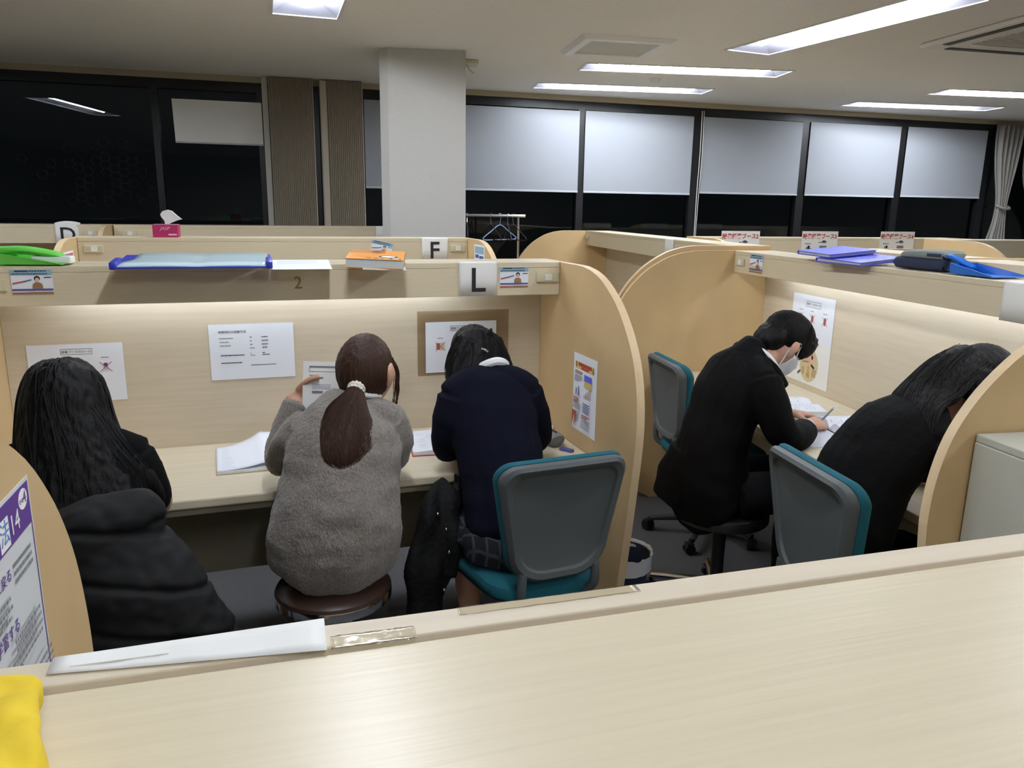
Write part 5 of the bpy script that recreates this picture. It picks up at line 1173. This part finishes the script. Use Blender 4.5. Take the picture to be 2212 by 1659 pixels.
def tape(lab, loc, rz, l, w_, seed, seed2=1.):
    bm = bmesh.new(); n = 22; g = []; rnd = random.Random(seed)
    for i in range(n+1):
        f = i/n; g.append([bm.verts.new((l*(f-.5), w_*(k/6-.5)+.0003*rnd.uniform(-1, 1), .0002+.0003*seed2*rnd.random())) for k in range(7)])
    for i in range(n):
        for k in range(6): bm.faces.new((g[i][k], g[i+1][k], g[i+1][k+1], g[i][k+1]))
    o = bake('clear_tape', bm, [('SOLIDIFY', dict(thickness=.0002))], M_TAPE); o.location = loc; o.rotation_euler = (0, 0, rz)
    tag(o, lab, 'tape', 'pieces of clear tape on the foreground shelf')
tape('shiny clear tape beside the white paper strip on the foreground shelf', fgl(1.349, .002, 1.4203), FGA+R(-1), .040, .0115, 1)
tape('faint old clear tape at the far edge of the foreground shelf', fgl(1.443, .0155, 1.4203), FGA, .10, .008, 2, 0.)
def yellow_cloth():
    bm = bmesh.new()
    loft(bm, [(-.25, .266, .010, .046, .010), (-.16, .268, .011, .048, .012), (-.10, .271, .011, .044, .011), (-.088, .271, .010, .036, .009)], side=(0, 1, 0), seg=20, power=.6)
    loft(bm, [(-.25, .280, .018, .026, .007), (-.14, .284, .020, .024, .007), (-.108, .284, .018, .018, .006)], side=(0, 1, 0), seg=16, power=.7)
    loft(bm, [(-.25, .245, .019, .02, .008), (-.12, .247, .019, .018, .008), (-.096, .247, .014, .012, .007)], side=(0, 1, 0), seg=16, power=.7)
    def f(c): return .004*noise.noise(V((c.x*45, c.y*60, c.z*60))) + .0015*noise.noise(V((c.x*120, c.y*140, c.z*140)))
    o = bake('yellow_cloth', bm, [('REMESH', dict(mode='VOXEL', voxel_size=.0018)), ('SMOOTH', dict(factor=.5, iterations=3))], M_YEL, None, f)
    zmin = min(v.co.z for v in o.data.vertices); o.data.transform(Matrix.Translation((-.088, .29, 0)) @ Matrix.Rotation(R(15), 4, 'Z') @ Matrix.Translation((.088, -.29, 0)))
    o.location = (.0045, .0, 1.4203-zmin)
    tag(o, 'folded yellow cloth at the lower left corner on the foreground shelf', 'cloth')
yellow_cloth()

# ------------------------------------------------------------------ cabinet, bin, clothes rack
t = thing('cabinet', 'pale grey metal cabinet against the curved panel at the right edge', 'cabinet', uv(2.486, .807), (0, 0, RA))
bm = bmesh.new(); box(bm, 0, .75, 0, .45, .03, 1.105, .003); obj('body', bm, M_CAB, t)
bm = bmesh.new(); box(bm, .001, .75, .001, .45, 1.1055, 1.125, .003); obj('top', bm, M_CAB, t)
bm = bmesh.new(); box(bm, .01, .74, .01, .44, 0, .03); obj('plinth', bm, M_DKPL, t)
t = thing('waste_bin', 'dark waste bin lined with a clear bag beside the curved side panel', 'bin', (1.375, 2.55, 0))
bm = bmesh.new(); lathe(bm, [(0, .004), (.085, .0), (.11, .27), (.115, .28), (.108, .28), (.08, .012), (0, .012)], 32); obj('bucket', bm, M_NAVYC, t, True)
bm = bmesh.new(); lathe(bm, [(.118, .22), (.119, .275), (.122, .290), (.112, .285), (.106, .26)], 40)
for v in bm.verts: v.co += V((noise.noise(v.co*40), noise.noise(v.co*40+V((5, 0, 0))), noise.noise(v.co*50))) * .006
obj('bin_liner', bm, mat('cloudy_plastic_bag', (230, 233, 238), .3, alpha=.8), t, True)
t = thing('clothes_rack', 'chrome clothes rack between the pillar and the right booths', 'clothes rack', (1.95, 6.3, 0))
bm = bmesh.new(); tube(bm, [(-.42, 0, 1.572), (.345, 0, 1.572)], .012, 12); obj('rail', bm, M_CHROME, t, True)
for x in (-.36, .285):
    bm = bmesh.new(); tube(bm, [(x, 0, .06), (x, 0, 1.56)], .011, 10); tube(bm, [(x, -.22, .05), (x, .22, .05)], .011, 10); obj('upright', bm, M_CHROME, t, True)
    for y in (-.2, .2):
        bm = bmesh.new(); lathe(bm, [(0, 0), (.012, .004), (.02, .02), (.012, .036), (0, .04)], 14, (x, y, 0)); obj('caster', bm, M_BLKPL, t, True)
def hanger(lab, x, ang, m):
    t = thing('clothes_hanger', lab, 'hanger', (1.95+x, 6.3, 1.572), (0, 0, R(ang)), 'hangers on the clothes rack')
    bm = bmesh.new(); tube(bm, [(0, -.016, .004), (0, -.010, .017), (0, .006, .018), (0, .014, .004), (0, .008, -.03), (0, 0, -.06), (0, 0, -.075)], .0022, 8, sub=4); obj('hook', bm, M_CHROME if m is M_BLKPL else m, t, True)
    bm = bmesh.new(); tube(bm, [(0, 0, -.075), (0, .1, -.125), (0, .19, -.175), (0, .2, -.19), (0, .17, -.20), (0, 0, -.2), (0, -.17, -.2), (0, -.2, -.19), (0, -.19, -.175), (0, -.1, -.125)], .004, 8, True, sub=3); obj('bow', bm, m, t, True)
for k, (x, a) in enumerate(((-.30, 12), (-.17, -14), (.04, 8), (.19, -10), (.24, 14))): hanger('black clothes hanger, number %d from the left on the chrome rack' % (k+1) if False else ['black hanger at the pillar end of the rack', 'black hanger left of the pale blue one', 'black hanger just left of the pale blue hanger hook', 'black hanger right of the pale blue one', 'black hanger nearest the rack\'s right upright'][k], x, a, M_BLKPL)
hanger('pale blue clothes hanger on the chrome rack', .12, -62, mat('pale_blue_plastic', (150, 176, 226), .4))
